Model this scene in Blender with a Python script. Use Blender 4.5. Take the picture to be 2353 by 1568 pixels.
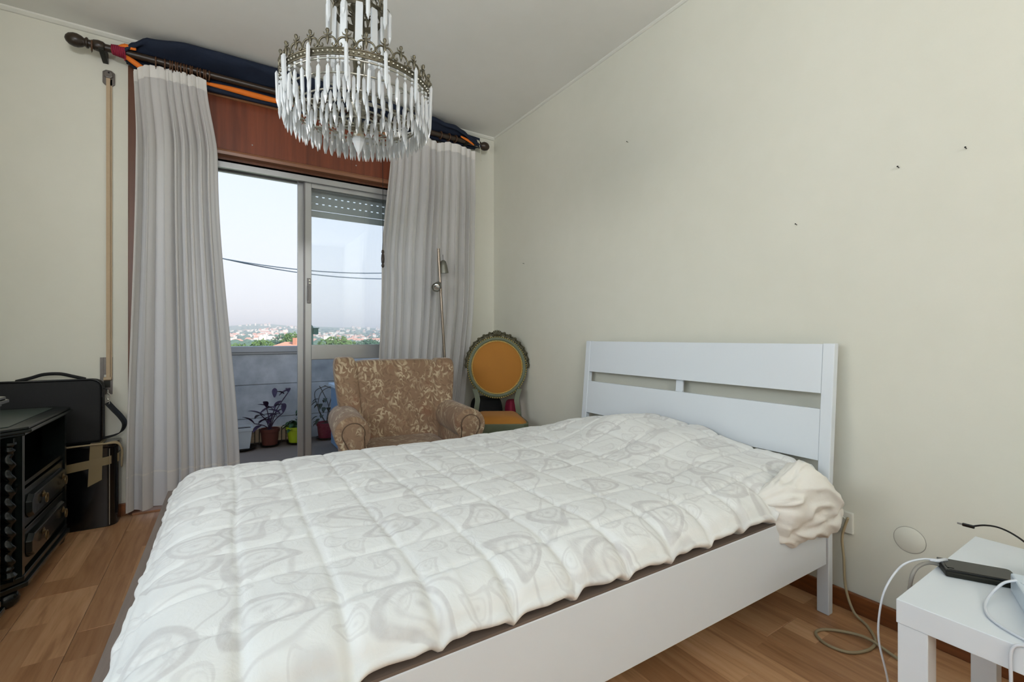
import bpy, math, random
from mathutils import Vector, Matrix, noise
R = math.radians
PI = math.pi
random.seed(7)
for o in list(bpy.data.objects):
    bpy.data.objects.remove(o)
scene = bpy.context.scene
COL = scene.collection

# ------------------------------------------------------------------ camera
CAM = (-1.954, -3.370, 1.010)
H = 2.704
cd = bpy.data.cameras.new('camera')
cd.sensor_width = 36.0
cd.lens = 1050.0 / 2353.0 * 36.0
cd.shift_y = -9.0 / 2353.0
cd.clip_start = 0.02
cd.clip_end = 9000
cam = bpy.data.objects.new('camera', cd)
COL.objects.link(cam)
cam.location = CAM
cam.rotation_euler = (R(90), 0, R(-32.56))
scene.camera = cam

# ------------------------------------------------------------------ world, sun, added fill lamps
world = bpy.data.worlds.new('world')
scene.world = world
world.use_nodes = True
wn = world.node_tree.nodes
wl = world.node_tree.links
tcw = wn.new('ShaderNodeTexCoord')
sxw = wn.new('ShaderNodeSeparateXYZ')
wl.new(tcw.outputs['Generated'], sxw.inputs[0])
rpw = wn.new('ShaderNodeValToRGB')          # clear hazy sky by elevation: white horizon, pale blue above, deeper blue overhead
wl.new(sxw.outputs[2], rpw.inputs[0])
els = rpw.color_ramp.elements
els[0].position, els[0].color = 0.0, (0.96, 0.98, 1.0, 1)
els[1].position, els[1].color = 1.0, (0.36, 0.55, 0.92, 1)
for p_, c_ in ((0.10, (0.90, 0.945, 1.0, 1)), (0.33, (0.76, 0.86, 1.0, 1)), (0.60, (0.50, 0.68, 0.99, 1))):
    e_ = els.new(p_); e_.color = c_
wl.new(rpw.outputs[0], wn['Background'].inputs['Color'])
wn['Background'].inputs['Strength'].default_value = 1.17

sd = bpy.data.lights.new('sun', 'SUN')
sd.energy = 7.5
sd.angle = R(0.6)
sd.color = (1.0, 0.95, 0.88)
sun = bpy.data.objects.new('sun', sd)
COL.objects.link(sun)
sun.rotation_euler = Vector((-0.38, 0.72, -0.62)).to_track_quat('-Z', 'Y').to_euler()
sun.location = (0, -8, 12)

def area(name, loc, direction, sx, sy, power, color):
    a = bpy.data.lights.new(name, 'AREA')
    a.shape = 'RECTANGLE'
    a.size, a.size_y = sx, sy
    a.energy = power
    a.color = color
    o = bpy.data.objects.new(name, a)
    COL.objects.link(o)
    o.location = loc
    o.rotation_euler = Vector(direction).to_track_quat('-Z', 'Z').to_euler()
    return o
# fill lamps added in a made-up left-wall window, beside and behind the camera
area('added_fill_left_fore', (-3.19, -1.60, 1.65), (1, 0, 0), 0.5, 1.4, 18.5, (1.0, 0.97, 0.92))
area('added_fill_left_aft', (-3.19, -3.00, 1.65), (1, 0, 0), 0.9, 1.4, 9.0, (0.50, 0.80, 1.0))
# fill lamp added in a made-up back room, thrown up through the high opening
area('added_fill_back', (-2.20, -5.95, 1.95), (0, 0.6, 1), 1.3, 0.4, 124, (0.95, 0.955, 1.0))

scene.view_settings.view_transform = 'Standard'
scene.view_settings.look = 'None'
scene.view_settings.gamma = 1.0
scene.view_settings.exposure = -0.07
scene.view_settings.use_curve_mapping = False

# ------------------------------------------------------------------ helpers: materials
def lin(c):
    return c / 12.92 if c <= 0.04045 else ((c + 0.055) / 1.055) ** 2.4
def rgb(r, g, b):
    return (lin(r / 255), lin(g / 255), lin(b / 255), 1)

class Nodes:
    def __init__(s, name):
        s.m = bpy.data.materials.new(name)
        s.m.use_nodes = True
        s.t = s.m.node_tree
        s.n = s.t.nodes
        s.l = s.t.links
        s.b = s.n['Principled BSDF']
    def new(s, t, **kw):
        n = s.n.new(t)
        for k, v in kw.items():
            setattr(n, k, v)
        return n
    def link(s, a, b):
        s.l.new(a, b)
    def val(s, sock, v):
        if hasattr(v, 'node'):
            s.l.new(v, sock)
        else:
            sock.default_value = v
    def math(s, op, a, b=0.0, c=0.0, clamp=False):
        n = s.new('ShaderNodeMath', operation=op)
        n.use_clamp = clamp
        s.val(n.inputs[0], a); s.val(n.inputs[1], b); s.val(n.inputs[2], c)
        return n.outputs[0]
    def mix(s, f, a, b):
        n = s.new('ShaderNodeMix', data_type='RGBA')
        s.val(n.inputs[0], f); s.val(n.inputs[6], a); s.val(n.inputs[7], b)
        return n.outputs[2]
    def coord(s, which='Object', scale=(1, 1, 1), loc=(0, 0, 0), rot=(0, 0, 0)):
        tc = s.new('ShaderNodeTexCoord')
        mp = s.new('ShaderNodeMapping')
        mp.inputs['Scale'].default_value = scale
        mp.inputs['Location'].default_value = loc
        mp.inputs['Rotation'].default_value = rot
        s.link(tc.outputs[which], mp.inputs[0])
        return mp.outputs[0]
    def noise(s, vec, scale, detail=3, rough=0.55, dist=0.0):
        n = s.new('ShaderNodeTexNoise')
        n.inputs['Scale'].default_value = scale
        n.inputs['Detail'].default_value = detail
        n.inputs['Roughness'].default_value = rough
        n.inputs['Distortion'].default_value = dist
        s.link(vec, n.inputs['Vector'])
        return n
    def ramp(s, f, stops):
        n = s.new('ShaderNodeValToRGB')
        e = n.color_ramp.elements
        while len(e) < len(stops):
            e.new(0.5)
        for i, (p, c) in enumerate(stops):
            e[i].position = p
            e[i].color = c if len(c) == 4 else (*c, 1)
        s.val(n.inputs[0], f)
        return n.outputs[0]
    def bump(s, h, strength=0.2, dist=0.01):
        n = s.new('ShaderNodeBump')
        n.inputs['Strength'].default_value = strength
        n.inputs['Distance'].default_value = dist
        s.link(h, n.inputs['Height'])
        s.link(n.outputs[0], s.b.inputs['Normal'])
        return n
    def base(s, c):
        s.val(s.b.inputs['Base Color'], c)
    def set(s, **kw):
        for k, v in kw.items():
            s.b.inputs[k.replace('_', ' ')].default_value = v

def plain(name, col, rough=0.5, metal=0.0, var=0.06, vscale=6.0, bump=0.0, bscale=60.0, **kw):
    m = Nodes(name)
    c = m.coord()
    nz = m.noise(c, vscale, 4)
    k = 1 - var
    dark = (col[0] * k, col[1] * k, col[2] * k, 1)
    m.base(m.mix(nz.outputs[0], dark, col))
    m.set(Roughness=rough, Metallic=metal)
    if bump:
        m.bump(m.noise(c, bscale, 3).outputs[0], bump, 0.004)
    m.set(**kw)
    return m.m

def wood(name, c1, c2, axis='Y', rough=0.45, scale=1.0, bump=0.05):
    m = Nodes(name)
    sc = {'X': (0.06, 1, 1), 'Y': (1, 0.06, 1), 'Z': (1, 1, 0.06)}[axis]
    c = m.coord('Object', tuple(v * scale for v in sc))
    a = m.noise(c, 34, 5, 0.6, 0.6)
    b = m.noise(c, 9, 3, 0.5, 1.2)
    f = m.math('ADD', m.math('MULTIPLY', a.outputs[0], 0.6), m.math('MULTIPLY', b.outputs[0], 0.5))
    m.base(m.ramp(f, [(0.35, c1), (0.75, c2)]))
    m.set(Roughness=rough)
    m.bump(a.outputs[0], bump, 0.002)
    return m.m

def wall_mat(name, col, stain):
    m = Nodes(name)
    c = m.coord()
    big = m.noise(c, 1.3, 4, 0.6)
    sm = m.noise(c, 9, 5, 0.6)
    f = m.ramp(m.math('ADD', m.math('MULTIPLY', big.outputs[0], 0.7), m.math('MULTIPLY', sm.outputs[0], 0.3)), [(0.38, (0, 0, 0)), (0.66, (1, 1, 1))])
    m.base(m.mix(f, stain, col))
    m.set(Roughness=0.72)
    m.bump(m.noise(c, 140, 3).outputs[0], 0.06, 0.003)
    return m.m

MT = {}
MT['wall'] = wall_mat('wall_paint', rgb(220, 219, 206), rgb(215, 214, 200))
MT['ceiling'] = wall_mat('ceiling_paint', rgb(236, 236, 231), rgb(231, 231, 225))
MT['trim'] = plain('cornice_paint', rgb(222, 222, 212), 0.6, var=0.03)
MT['skirt'] = wood('skirting_wood', rgb(104, 58, 26), rgb(150, 90, 46), 'Y', 0.4)
MT['mahogany'] = wood('pelmet_wood', rgb(84, 38, 20), rgb(134, 68, 40), 'Z', 0.32, 0.7)
MT['jamb'] = wood('jamb_wood', rgb(78, 44, 26), rgb(112, 68, 42), 'Z', 0.42)
MT['ledge'] = wood('ledge_wood', rgb(150, 100, 66), rgb(196, 146, 106), 'X', 0.35)
MT['ledge_dark'] = wood('ledge_wood_dark', rgb(112, 70, 46), rgb(150, 102, 72), 'X', 0.3)  # light falling on the roller box edge is partly put into this tan
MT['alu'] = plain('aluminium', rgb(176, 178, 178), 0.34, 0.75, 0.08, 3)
MT['alu_dark'] = plain('aluminium_dark', rgb(120, 118, 118), 0.4, 0.7, 0.08, 3)  # darker grey aluminium for the bottom track, latch and bed beam
MT['shutter'] = plain('shutter_plastic', rgb(186, 192, 186), 0.5, 0, 0.06, 4)
MT['chrome'] = plain('worn_chrome', rgb(128, 122, 116), 0.36, 0.6, 0.4, 30)
MT['strap'] = plain('strap_webbing', rgb(190, 168, 138), 0.85, 0, 0.12, 60, 0.2, 400)
MT['darkwood'] = wood('rod_wood', rgb(34, 26, 18), rgb(60, 46, 34), 'X', 0.35)
MT['ringwood'] = plain('ring_wood', rgb(92, 62, 40), 0.4, 0, 0.3, 40)
MT['iron'] = plain('dark_iron', rgb(40, 40, 34), 0.45, 0.6, 0.2, 20)
MT['white_lac'] = plain('white_lacquer', rgb(221, 227, 232), 0.33, 0, 0.02, 2, 0.02, 200)
MT['taupe'] = wood('taupe_edge', rgb(96, 84, 76), rgb(126, 112, 102), 'X', 0.6)
MT['taupe_y'] = wood('taupe_edge_across', rgb(96, 84, 76), rgb(126, 112, 102), 'Y', 0.6)
MT['mattress'] = plain('mattress_cloth', rgb(182, 190, 178), 0.9, 0, 0.1, 9, 0.2, 300)
MT['black_wood'] = plain('black_green_lacquer', rgb(16, 24, 22), 0.22, 0, 0.4, 7, 0.05, 60)
MT['black_top'] = plain('scuffed_lacquer_top', rgb(70, 84, 78), 0.26, 0, 0.6, 9)
MT['brass'] = plain('aged_brass', rgb(132, 112, 78), 0.35, 0.85, 0.4, 60)
MT['black_plastic'] = plain('glossy_black_plastic', rgb(9, 10, 11), 0.16, 0, 0.2)
MT['black_fabric'] = plain('black_nylon', rgb(8, 11, 13), 0.72, 0, 0.3, 14, 0.25, 500)
MT['tape'] = plain('brown_tape', rgb(140, 124, 92), 0.3, 0, 0.14, 22)
MT['beige_cable'] = plain('beige_cable_sheath', rgb(168, 152, 120), 0.5)
MT['white_cable'] = plain('white_cable_sheath', rgb(214, 218, 224), 0.4)
MT['grey_cable'] = plain('grey_cable_sheath', rgb(150, 146, 138), 0.45)
MT['white_plastic'] = plain('white_plastic', rgb(206, 218, 228), 0.35)
MT['steel'] = plain('brushed_steel', rgb(150, 138, 124), 0.3, 0.9, 0.15, 40)
MT['spot_grey'] = plain('spot_grey_metal', rgb(122, 122, 112), 0.4, 0.7)
MT['reflector'] = plain('spot_reflector', rgb(225, 225, 220), 0.15, 0.8)
MT['gold_fabric'] = plain('ochre_velvet', rgb(170, 112, 34), 0.78, 0, 0.16, 5, 0.15, 400, Sheen_Weight=0.04)
MT['green_paint'] = plain('sage_green_paint', rgb(96, 104, 78), 0.5, 0, 0.25, 20, 0.1, 80)
MT['carving'] = plain('carved_olive_gilt', rgb(92, 88, 62), 0.45, 0.2, 0.6, 70, 0.3, 180)
MT['cord'] = plain('gold_cord', rgb(214, 180, 98), 0.5, 0.1, 0.3, 300)
MT['navy'] = plain('navy_cloth', rgb(9, 26, 50), 0.85, 0, 0.35, 8, 0.2, 260)
MT['orange'] = plain('orange_cloth', rgb(232, 120, 28), 0.75, 0, 0.15, 20)
MT['crimson'] = plain('crimson_ribbon', rgb(140, 14, 52), 0.7, 0, 0.3, 60)
MT['string'] = plain('pale_string', rgb(206, 200, 180), 0.8)
MT['silver'] = plain('antique_silver', rgb(132, 126, 108), 0.34, 0.92, 0.55, 90, 0.25, 240)
MT['silver_pale'] = plain('pale_silver', rgb(190, 188, 176), 0.3, 0.85, 0.2, 60)
MT['dark_metal'] = plain('nail_steel', rgb(44, 44, 42), 0.5, 0.7)
MT['concrete'] = wall_mat('parapet_render', rgb(206, 210, 216), rgb(150, 156, 162))
MT['cap'] = plain('parapet_cap_paint', rgb(176, 178, 180), 0.6, 0, 0.12, 4)
MT['balcony_floor'] = plain('balcony_tile', rgb(128, 112, 98), 0.7, 0, 0.2, 6)
MT['pot_white'] = plain('pot_white_plastic', rgb(198, 204, 208), 0.5, 0, 0.1)
MT['pot_terracotta'] = plain('pot_terracotta', rgb(96, 44, 28), 0.75, 0, 0.3, 12)
MT['pot_lime'] = plain('pot_lime_plastic', rgb(168, 186, 30), 0.4, 0, 0.08)
MT['soil'] = plain('soil', rgb(70, 56, 44), 0.95, 0, 0.5, 40, 0.5, 120)
MT['leaf_purple'] = plain('purple_leaf', rgb(58, 34, 62), 0.5, 0, 0.4, 30)
MT['leaf_green'] = plain('green_leaf', rgb(46, 84, 34), 0.5, 0, 0.5, 30)
MT['leaf_dull'] = plain('dull_leaf', rgb(60, 74, 58), 0.6, 0, 0.5, 30)
MT['stem'] = plain('dry_stem', rgb(70, 64, 52), 0.8)
MT['blue_plastic'] = plain('pale_blue_plastic', rgb(120, 148, 176), 0.45)
MT['oxidised'] = plain('oxidised_green_metal', rgb(70, 128, 118), 0.6, 0.1, 0.4, 10)
MT['wire'] = plain('overhead_wire_sheath', rgb(60, 78, 92), 0.6)
MT['grass'] = plain('far_fields', rgb(110, 128, 88), 0.95, 0, 0.55, 0.01)
MT['tree'] = plain('tree_foliage', rgb(92, 122, 62), 0.85, 0, 0.5, 0.6)
MT['tree_blue'] = plain('tree_foliage_cool', rgb(78, 108, 84), 0.85, 0, 0.5, 0.6)
MT['trunk'] = plain('tree_bark', rgb(86, 70, 54), 0.9)
MT['house_white'] = plain('far_house_render', rgb(226, 220, 212), 0.8, 0, 0.2, 0.05)
MT['roof_red'] = plain('far_roof_tiles', rgb(196, 142, 118), 0.85, 0, 0.2, 0.4)
MT['building'] = plain('outer_render', rgb(200, 196, 186), 0.8)

# glass
def glass_mat(name, tint, alpha):
    m = Nodes(name)
    gl = m.new('ShaderNodeBsdfGlossy')
    gl.inputs['Roughness'].default_value = 0.02
    gl.inputs['Color'].default_value = (1, 1, 1, 1)
    tr = m.new('ShaderNodeBsdfTransparent')
    tr.inputs['Color'].default_value = tint
    fr = m.new('ShaderNodeFresnel')
    fr.inputs['IOR'].default_value = 1.45
    mx = m.new('ShaderNodeMixShader')
    m.link(fr.outputs[0], mx.inputs[0])
    m.link(tr.outputs[0], mx.inputs[1])
    m.link(gl.outputs[0], mx.inputs[2])
    m.link(mx.outputs[0], m.n['Material Output'].inputs[0])
    return m.m
MT['velour_pipe'] = plain('velour_piping', rgb(92, 72, 54), 0.85, 0, 0.2, 40)
MT['glass'] = glass_mat('window_glass', (0.968, 0.984, 0.995, 1), 0.9)

m = Nodes('crystal')
m.base(rgb(236, 240, 242))
m.set(Roughness=0.10, IOR=1.45, Transmission_Weight=0.30, Specular_IOR_Level=0.9)
MT['crystal'] = m.m

# curtain: thin woven cloth that lets daylight through
def curtain_mat(name, col, trans):
    m = Nodes(name)
    c = m.coord()
    nz = m.noise(c, 500, 2)
    m.base(m.mix(nz.outputs[0], tuple(v * 0.93 for v in col[:3]) + (1,), col))
    m.set(Roughness=0.9)
    t = m.new('ShaderNodeBsdfTranslucent')
    t.inputs['Color'].default_value = col
    mx = m.new('ShaderNodeMixShader')
    mx.inputs[0].default_value = trans
    m.link(m.b.outputs[0], mx.inputs[1])
    m.link(t.outputs[0], mx.inputs[2])
    m.link(mx.outputs[0], m.n['Material Output'].inputs[0])
    return m.m
MT['curtain'] = curtain_mat('curtain_cloth', rgb(222, 220, 217), 0.30)
MT['curtain_head'] = curtain_mat('curtain_heading_tape', rgb(232, 229, 223), 0.12)

# floor planks: two strips per plank, each strip cut in staggered blocks of oak tone
m = Nodes('oak_laminate')
tc = m.new('ShaderNodeTexCoord')
sp = m.new('ShaderNodeSeparateXYZ')
m.link(tc.outputs['Object'], sp.inputs[0])
oi = m.new('ShaderNodeObjectInfo')
strip = m.math('GREATER_THAN', sp.outputs[0], 0.0)
yy = m.math('ADD', m.math('DIVIDE', sp.outputs[1], 0.55), m.math('MULTIPLY', strip, 0.47))
cell = m.math('FLOOR', m.math('ADD', yy, m.math('MULTIPLY', oi.outputs['Random'], 3.0)))
cb = m.new('ShaderNodeCombineXYZ')
m.link(cell, cb.inputs[0]); m.link(strip, cb.inputs[1]); m.link(oi.outputs['Random'], cb.inputs[2])
wnz = m.new('ShaderNodeTexWhiteNoise')
m.link(cb.outputs[0], wnz.inputs[0])
mp = m.new('ShaderNodeMapping')
mp.inputs['Scale'].default_value = (1, 0.07, 1)
m.link(tc.outputs['Object'], mp.inputs[0])
va = m.new('ShaderNodeVectorMath', operation='MULTIPLY_ADD')
m.link(wnz.outputs['Color'], va.inputs[0])
va.inputs[1].default_value = (7, 7, 7)
m.link(mp.outputs[0], va.inputs[2])
g1 = m.noise(va.outputs[0], 60, 5, 0.65, 0.8)
g2 = m.noise(va.outputs[0], 14, 3, 0.5, 2.2)
f = m.math('ADD', m.math('MULTIPLY', g1.outputs[0], 0.45), m.math('MULTIPLY', g2.outputs[0], 0.55))
grain = m.ramp(f, [(0.30, rgb(176, 130, 92)), (0.50, rgb(214, 168, 126)), (0.72, rgb(230, 190, 150))])
tone = m.mix(wnz.outputs['Value'], rgb(206, 190, 174), rgb(255, 252, 246))
mul = m.new('ShaderNodeMix', data_type='RGBA', blend_type='MULTIPLY')
mul.inputs[0].default_value = 1.0
m.link(grain, mul.inputs[6]); m.link(tone, mul.inputs[7])
m.base(mul.outputs[2])
m.set(Roughness=0.4)
m.bump(g1.outputs[0], 0.05, 0.001)
MT['oak'] = m.m

# duvet cloth: cream with faint grey paisley drops, rings and trailing lines
m = Nodes('duvet_paisley')
c = m.coord('Object')
warp = m.noise(c, 3.0, 2)
vv = m.new('ShaderNodeVectorMath', operation='MULTIPLY_ADD')
m.link(warp.outputs['Color'], vv.inputs[0])
vv.inputs[1].default_value = (0.035, 0.035, 0.0)
m.link(c, vv.inputs[2])
flat = m.new('ShaderNodeVectorMath', operation='MULTIPLY')
m.link(vv.outputs[0], flat.inputs[0]); flat.inputs[1].default_value = (1, 1, 0)
def paisley(scale, off):
    ad = m.new('ShaderNodeVectorMath', operation='ADD')
    m.link(flat.outputs[0], ad.inputs[0]); ad.inputs[1].default_value = off
    vo = m.new('ShaderNodeTexVoronoi')
    vo.voronoi_dimensions = '2D'
    vo.inputs['Scale'].default_value = scale
    vo.inputs['Randomness'].default_value = 0.75
    m.link(ad.outputs[0], vo.inputs['Vector'])
    df = m.new('ShaderNodeVectorMath', operation='SUBTRACT')
    m.link(ad.outputs[0], df.inputs[0]); m.link(vo.outputs['Position'], df.inputs[1])
    sx = m.new('ShaderNodeSeparateColor')
    m.link(vo.outputs['Color'], sx.inputs[0])
    rt = m.new('ShaderNodeVectorRotate', rotation_type='Z_AXIS')
    m.link(df.outputs[0], rt.inputs['Vector'])
    m.link(m.math('MULTIPLY', sx.outputs[0], 6.28), rt.inputs['Angle'])
    s2 = m.new('ShaderNodeSeparateXYZ')
    m.link(rt.outputs[0], s2.inputs[0])
    x = m.math('MULTIPLY', s2.outputs[0], scale)
    y = m.math('MULTIPLY', s2.outputs[1], scale)
    # bend the drop and pinch one end
    x2 = m.math('SUBTRACT', x, m.math('MULTIPLY', m.math('MULTIPLY', y, y), 1.3))
    w = m.math('ADD', 1.55, m.math('MULTIPLY', y, 2.4))
    w = m.math('MAXIMUM', w, 0.75)
    xx = m.math('MULTIPLY', x2, w)
    d = m.math('SQRT', m.math('ADD', m.math('MULTIPLY', xx, xx), m.math('MULTIPLY', y, y)))
    ring = m.ramp(d, [(0.0, (1, 1, 1)), (0.07, (0.1, 0.1, 0.1)), (0.13, (0.1, 0.1, 0.1)), (0.17, (0.75, 0.75, 0.75)), (0.205, (0.12, 0.12, 0.12)),
                      (0.235, (0.16, 0.16, 0.16)), (0.27, (1, 1, 1)), (0.325, (0.95, 0.95, 0.95)), (0.345, (0, 0, 0)), (1, (0, 0, 0))])
    fine = m.noise(ad.outputs[0], 46 * scale / 4.2, 2)
    return m.math('MULTIPLY', ring, m.math('ADD', 0.35, fine.outputs[0]), clamp=True)
p1 = paisley(4.3, (0.0, 0.0, 0.0))
p2 = paisley(9.5, (0.37, 0.21, 0.0))
p2 = m.math('MULTIPLY', p2, 0.55)
lines = m.noise(flat.outputs[0], 3.4, 1)
ln = m.ramp(m.math('ABSOLUTE', m.math('SUBTRACT', lines.outputs[0], 0.5)), [(0.0, (1, 1, 1)), (0.006, (0.8, 0.8, 0.8)), (0.010, (0, 0, 0)), (1, (0, 0, 0))])
pf = m.math('MAXIMUM', m.math('MAXIMUM', p1, p2), m.math('MULTIPLY', ln, 0.6))
tint = m.noise(c, 5.0, 2)
cream = m.mix(tint.outputs[0], rgb(222, 223, 220), rgb(232, 233, 230))
m.base(m.mix(m.math('MULTIPLY', pf, 0.8), cream, rgb(196, 194, 192)))
m.set(Roughness=0.78, Sheen_Weight=0.15)
cr = m.noise(c, 22, 4, 0.6, 1.0)
m.bump(cr.outputs[0], 0.22, 0.012)
MT['duvet'] = m.m
MT['duvet_lining'] = plain('duvet_cotton_lining', rgb(230, 227, 219), 0.85, 0, 0.05, 12, 0.45, 34)

# armchair velour with brushed leaf strokes in loose clumps
m = Nodes('floral_velour')
tc = m.new('ShaderNodeTexCoord')
sp = m.new('ShaderNodeSeparateXYZ')
m.link(tc.outputs['Object'], sp.inputs[0])
cb = m.new('ShaderNodeCombineXYZ')           # unroll the padded shapes on to a plane
m.link(m.math('ADD', sp.outputs[0], m.math('MULTIPLY', sp.outputs[1], 0.31)), cb.inputs[0])
m.link(m.math('SUBTRACT', sp.outputs[2], m.math('MULTIPLY', sp.outputs[1], 0.87)), cb.inputs[1])
c = cb.outputs[0]
angn = m.noise(c, 7.0, 1)
def strokes(scale, off, width, length, spread):
    ad = m.new('ShaderNodeVectorMath', operation='ADD')
    m.link(c, ad.inputs[0]); ad.inputs[1].default_value = off
    vo = m.new('ShaderNodeTexVoronoi')
    vo.voronoi_dimensions = '2D'
    vo.inputs['Scale'].default_value = scale
    m.link(ad.outputs[0], vo.inputs['Vector'])
    df = m.new('ShaderNodeVectorMath', operation='SUBTRACT')
    m.link(ad.outputs[0], df.inputs[0]); m.link(vo.outputs['Position'], df.inputs[1])
    sc_ = m.new('ShaderNodeSeparateColor')
    m.link(vo.outputs['Color'], sc_.inputs[0])
    rt = m.new('ShaderNodeVectorRotate', rotation_type='Z_AXIS')
    m.link(df.outputs[0], rt.inputs['Vector'])
    m.link(m.math('ADD', m.math('MULTIPLY', angn.outputs[0], 16.0), m.math('MULTIPLY', sc_.outputs[0], spread)), rt.inputs['Angle'])
    q = m.new('ShaderNodeSeparateXYZ')
    m.link(rt.outputs[0], q.inputs[0])
    x = m.math('MULTIPLY', q.outputs[0], scale); y = m.math('MULTIPLY', q.outputs[1], scale)
    x = m.math('SUBTRACT', x, m.math('MULTIPLY', m.math('MULTIPLY', y, y), 0.9))
    d = m.math('ADD', m.math('POWER', m.math('DIVIDE', m.math('ABSOLUTE', x), width), 2.0), m.math('POWER', m.math('DIVIDE', m.math('ABSOLUTE', y), length), 2.0))
    return m.ramp(d, [(0.0, (1, 1, 1)), (0.55, (0.75, 0.75, 0.75)), (1.0, (0, 0, 0))])
clump = m.noise(c, 9.0, 2, 0.5, 0.6)
cl = m.ramp(clump.outputs[0], [(0.44, (0, 0, 0)), (0.58, (1, 1, 1))])
s1 = strokes(25, (0, 0, 0), 0.17, 0.62, 1.5)
s2 = strokes(33, (0.31, 0.17, 0), 0.15, 0.60, 2.0)
s3 = strokes(24, (0.73, 0.41, 0), 0.10, 0.60, 1.2)
s4 = strokes(30, (0.13, 0.83, 0), 0.12, 0.62, 2.5)
bg = m.noise(c, 4.0, 4)
b0 = m.mix(bg.outputs[0], rgb(116, 90, 68), rgb(146, 118, 92))
b1 = m.mix(m.math('MULTIPLY', s4, 0.35), b0, rgb(88, 68, 48))
rd = m.ramp(m.noise(c, 7, 1).outputs[0], [(0.58, (0, 0, 0)), (0.70, (1, 1, 1))])
b2 = m.mix(m.math('MULTIPLY', rd, 0.35), b1, rgb(134, 84, 58))
b3 = m.mix(m.math('MULTIPLY', s3, 0.35), b2, rgb(172, 152, 120))
fl_ = m.math('MULTIPLY', cl, m.math('MAXIMUM', s1, s2))
b4 = m.mix(m.math('MULTIPLY', fl_, 0.66), b3, rgb(206, 190, 158))
m.base(b4)
m.set(Roughness=0.8, Sheen_Weight=0.15, Sheen_Roughness=0.4)
m.bump(m.noise(c, 120, 3).outputs[0], 0.15, 0.003)
MT['velour'] = m.m

# ------------------------------------------------------------------ helpers: geometry
class MB:
    def __init__(s):
        s.v = []; s.f = []
    def add(s, vs, fs):
        o = len(s.v)
        s.v += [tuple(p) for p in vs]
        s.f += [tuple(i + o for i in f) for f in fs]
        return s
    def box(s, x0, y0, z0, x1, y1, z1):
        return s.hexa([(x0, y0, z0), (x1, y0, z0), (x1, y1, z0), (x0, y1, z0), (x0, y0, z1), (x1, y0, z1), (x1, y1, z1), (x0, y1, z1)])
    def hexa(s, p):
        return s.add(p, [(3, 2, 1, 0), (4, 5, 6, 7), (0, 1, 5, 4), (1, 2, 6, 5), (2, 3, 7, 6), (3, 0, 4, 7)])
    def tube(s, pts, r, n=8, cap=True, closed=False):
        pts = [Vector(p) for p in pts]
        rs = r if isinstance(r, (list, tuple)) else [r] * len(pts)
        vs = []; fs = []
        k = len(pts)
        up = None
        for i, p in enumerate(pts):
            if closed:
                t = pts[(i + 1) % k] - pts[i - 1]
            else:
                t = pts[min(i + 1, k - 1)] - pts[max(i - 1, 0)]
            if t.length < 1e-9:
                t = Vector((0, 0, 1))
            t.normalize()
            if up is None:
                up = Vector((0, 0, 1)) if abs(t.z) < 0.9 else Vector((1, 0, 0))
            a = t.cross(up)
            if a.length < 1e-6:
                a = t.cross(Vector((1, 0, 0)))
            a.normalize()
            b = a.cross(t).normalized()
            up = b
            for j in range(n):
                w = 2 * PI * j / n
                vs.append(p + (a * math.cos(w) + b * math.sin(w)) * rs[i])
        m = k if closed else k - 1
        for i in range(m):
            for j in range(n):
                q = (i + 1) % k
                fs.append((i * n + j, i * n + (j + 1) % n, q * n + (j + 1) % n, q * n + j))
        if cap and not closed:
            fs.append(tuple(range(n - 1, -1, -1)))
            fs.append(tuple((k - 1) * n + j for j in range(n)))
        return s.add(vs, fs)
    def lathe(s, prof, n=16, mat=None, cap=True):
        vs = []; fs = []
        for (r, z) in prof:
            for j in range(n):
                w = 2 * PI * j / n
                vs.append(Vector((r * math.cos(w), r * math.sin(w), z)))
        k = len(prof)
        for i in range(k - 1):
            for j in range(n):
                fs.append((i * n + j, i * n + (j + 1) % n, (i + 1) * n + (j + 1) % n, (i + 1) * n + j))
        if cap:
            fs.append(tuple(range(n - 1, -1, -1)))
            fs.append(tuple((k - 1) * n + j for j in range(n)))
        if mat is not None:
            vs = [mat @ p for p in vs]
        return s.add(vs, fs)
    def prism(s, outline, to3, d0, d1):
        n = len(outline)
        vs = [to3(a, b, d0) for a, b in outline] + [to3(a, b, d1) for a, b in outline]
        fs = [tuple(range(n - 1, -1, -1)), tuple(range(n, 2 * n))]
        for i in range(n):
            fs.append((i, (i + 1) % n, n + (i + 1) % n, n + i))
        return s.add(vs, fs)
    def grid(s, fn, nu, nv, cu=False, cv=False):
        vs = [fn(i / (nu if cu else nu - 1), j / (nv if cv else nv - 1)) for i in range(nu) for j in range(nv)]
        fs = []
        for i in range(nu if cu else nu - 1):
            for j in range(nv if cv else nv - 1):
                a = i * nv + j
                b = ((i + 1) % nu) * nv + j
                c = ((i + 1) % nu) * nv + (j + 1) % nv
                d = i * nv + (j + 1) % nv
                fs.append((a, b, c, d))
        return s.add(vs, fs)
    def mesh(s, name):
        me = bpy.data.meshes.new(name)
        me.from_pydata(s.v, [], s.f)
        import bmesh
        bm = bmesh.new(); bm.from_mesh(me)
        bmesh.ops.recalc_face_normals(bm, faces=bm.faces)
        bm.to_mesh(me); bm.free()
        me.update()
        return me

def tag(o, label=None, cat=None, group=None, kind=None):
    if label: o['label'] = label
    if cat: o['category'] = cat
    if group: o['group'] = group
    if kind: o['kind'] = kind
    return o

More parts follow.
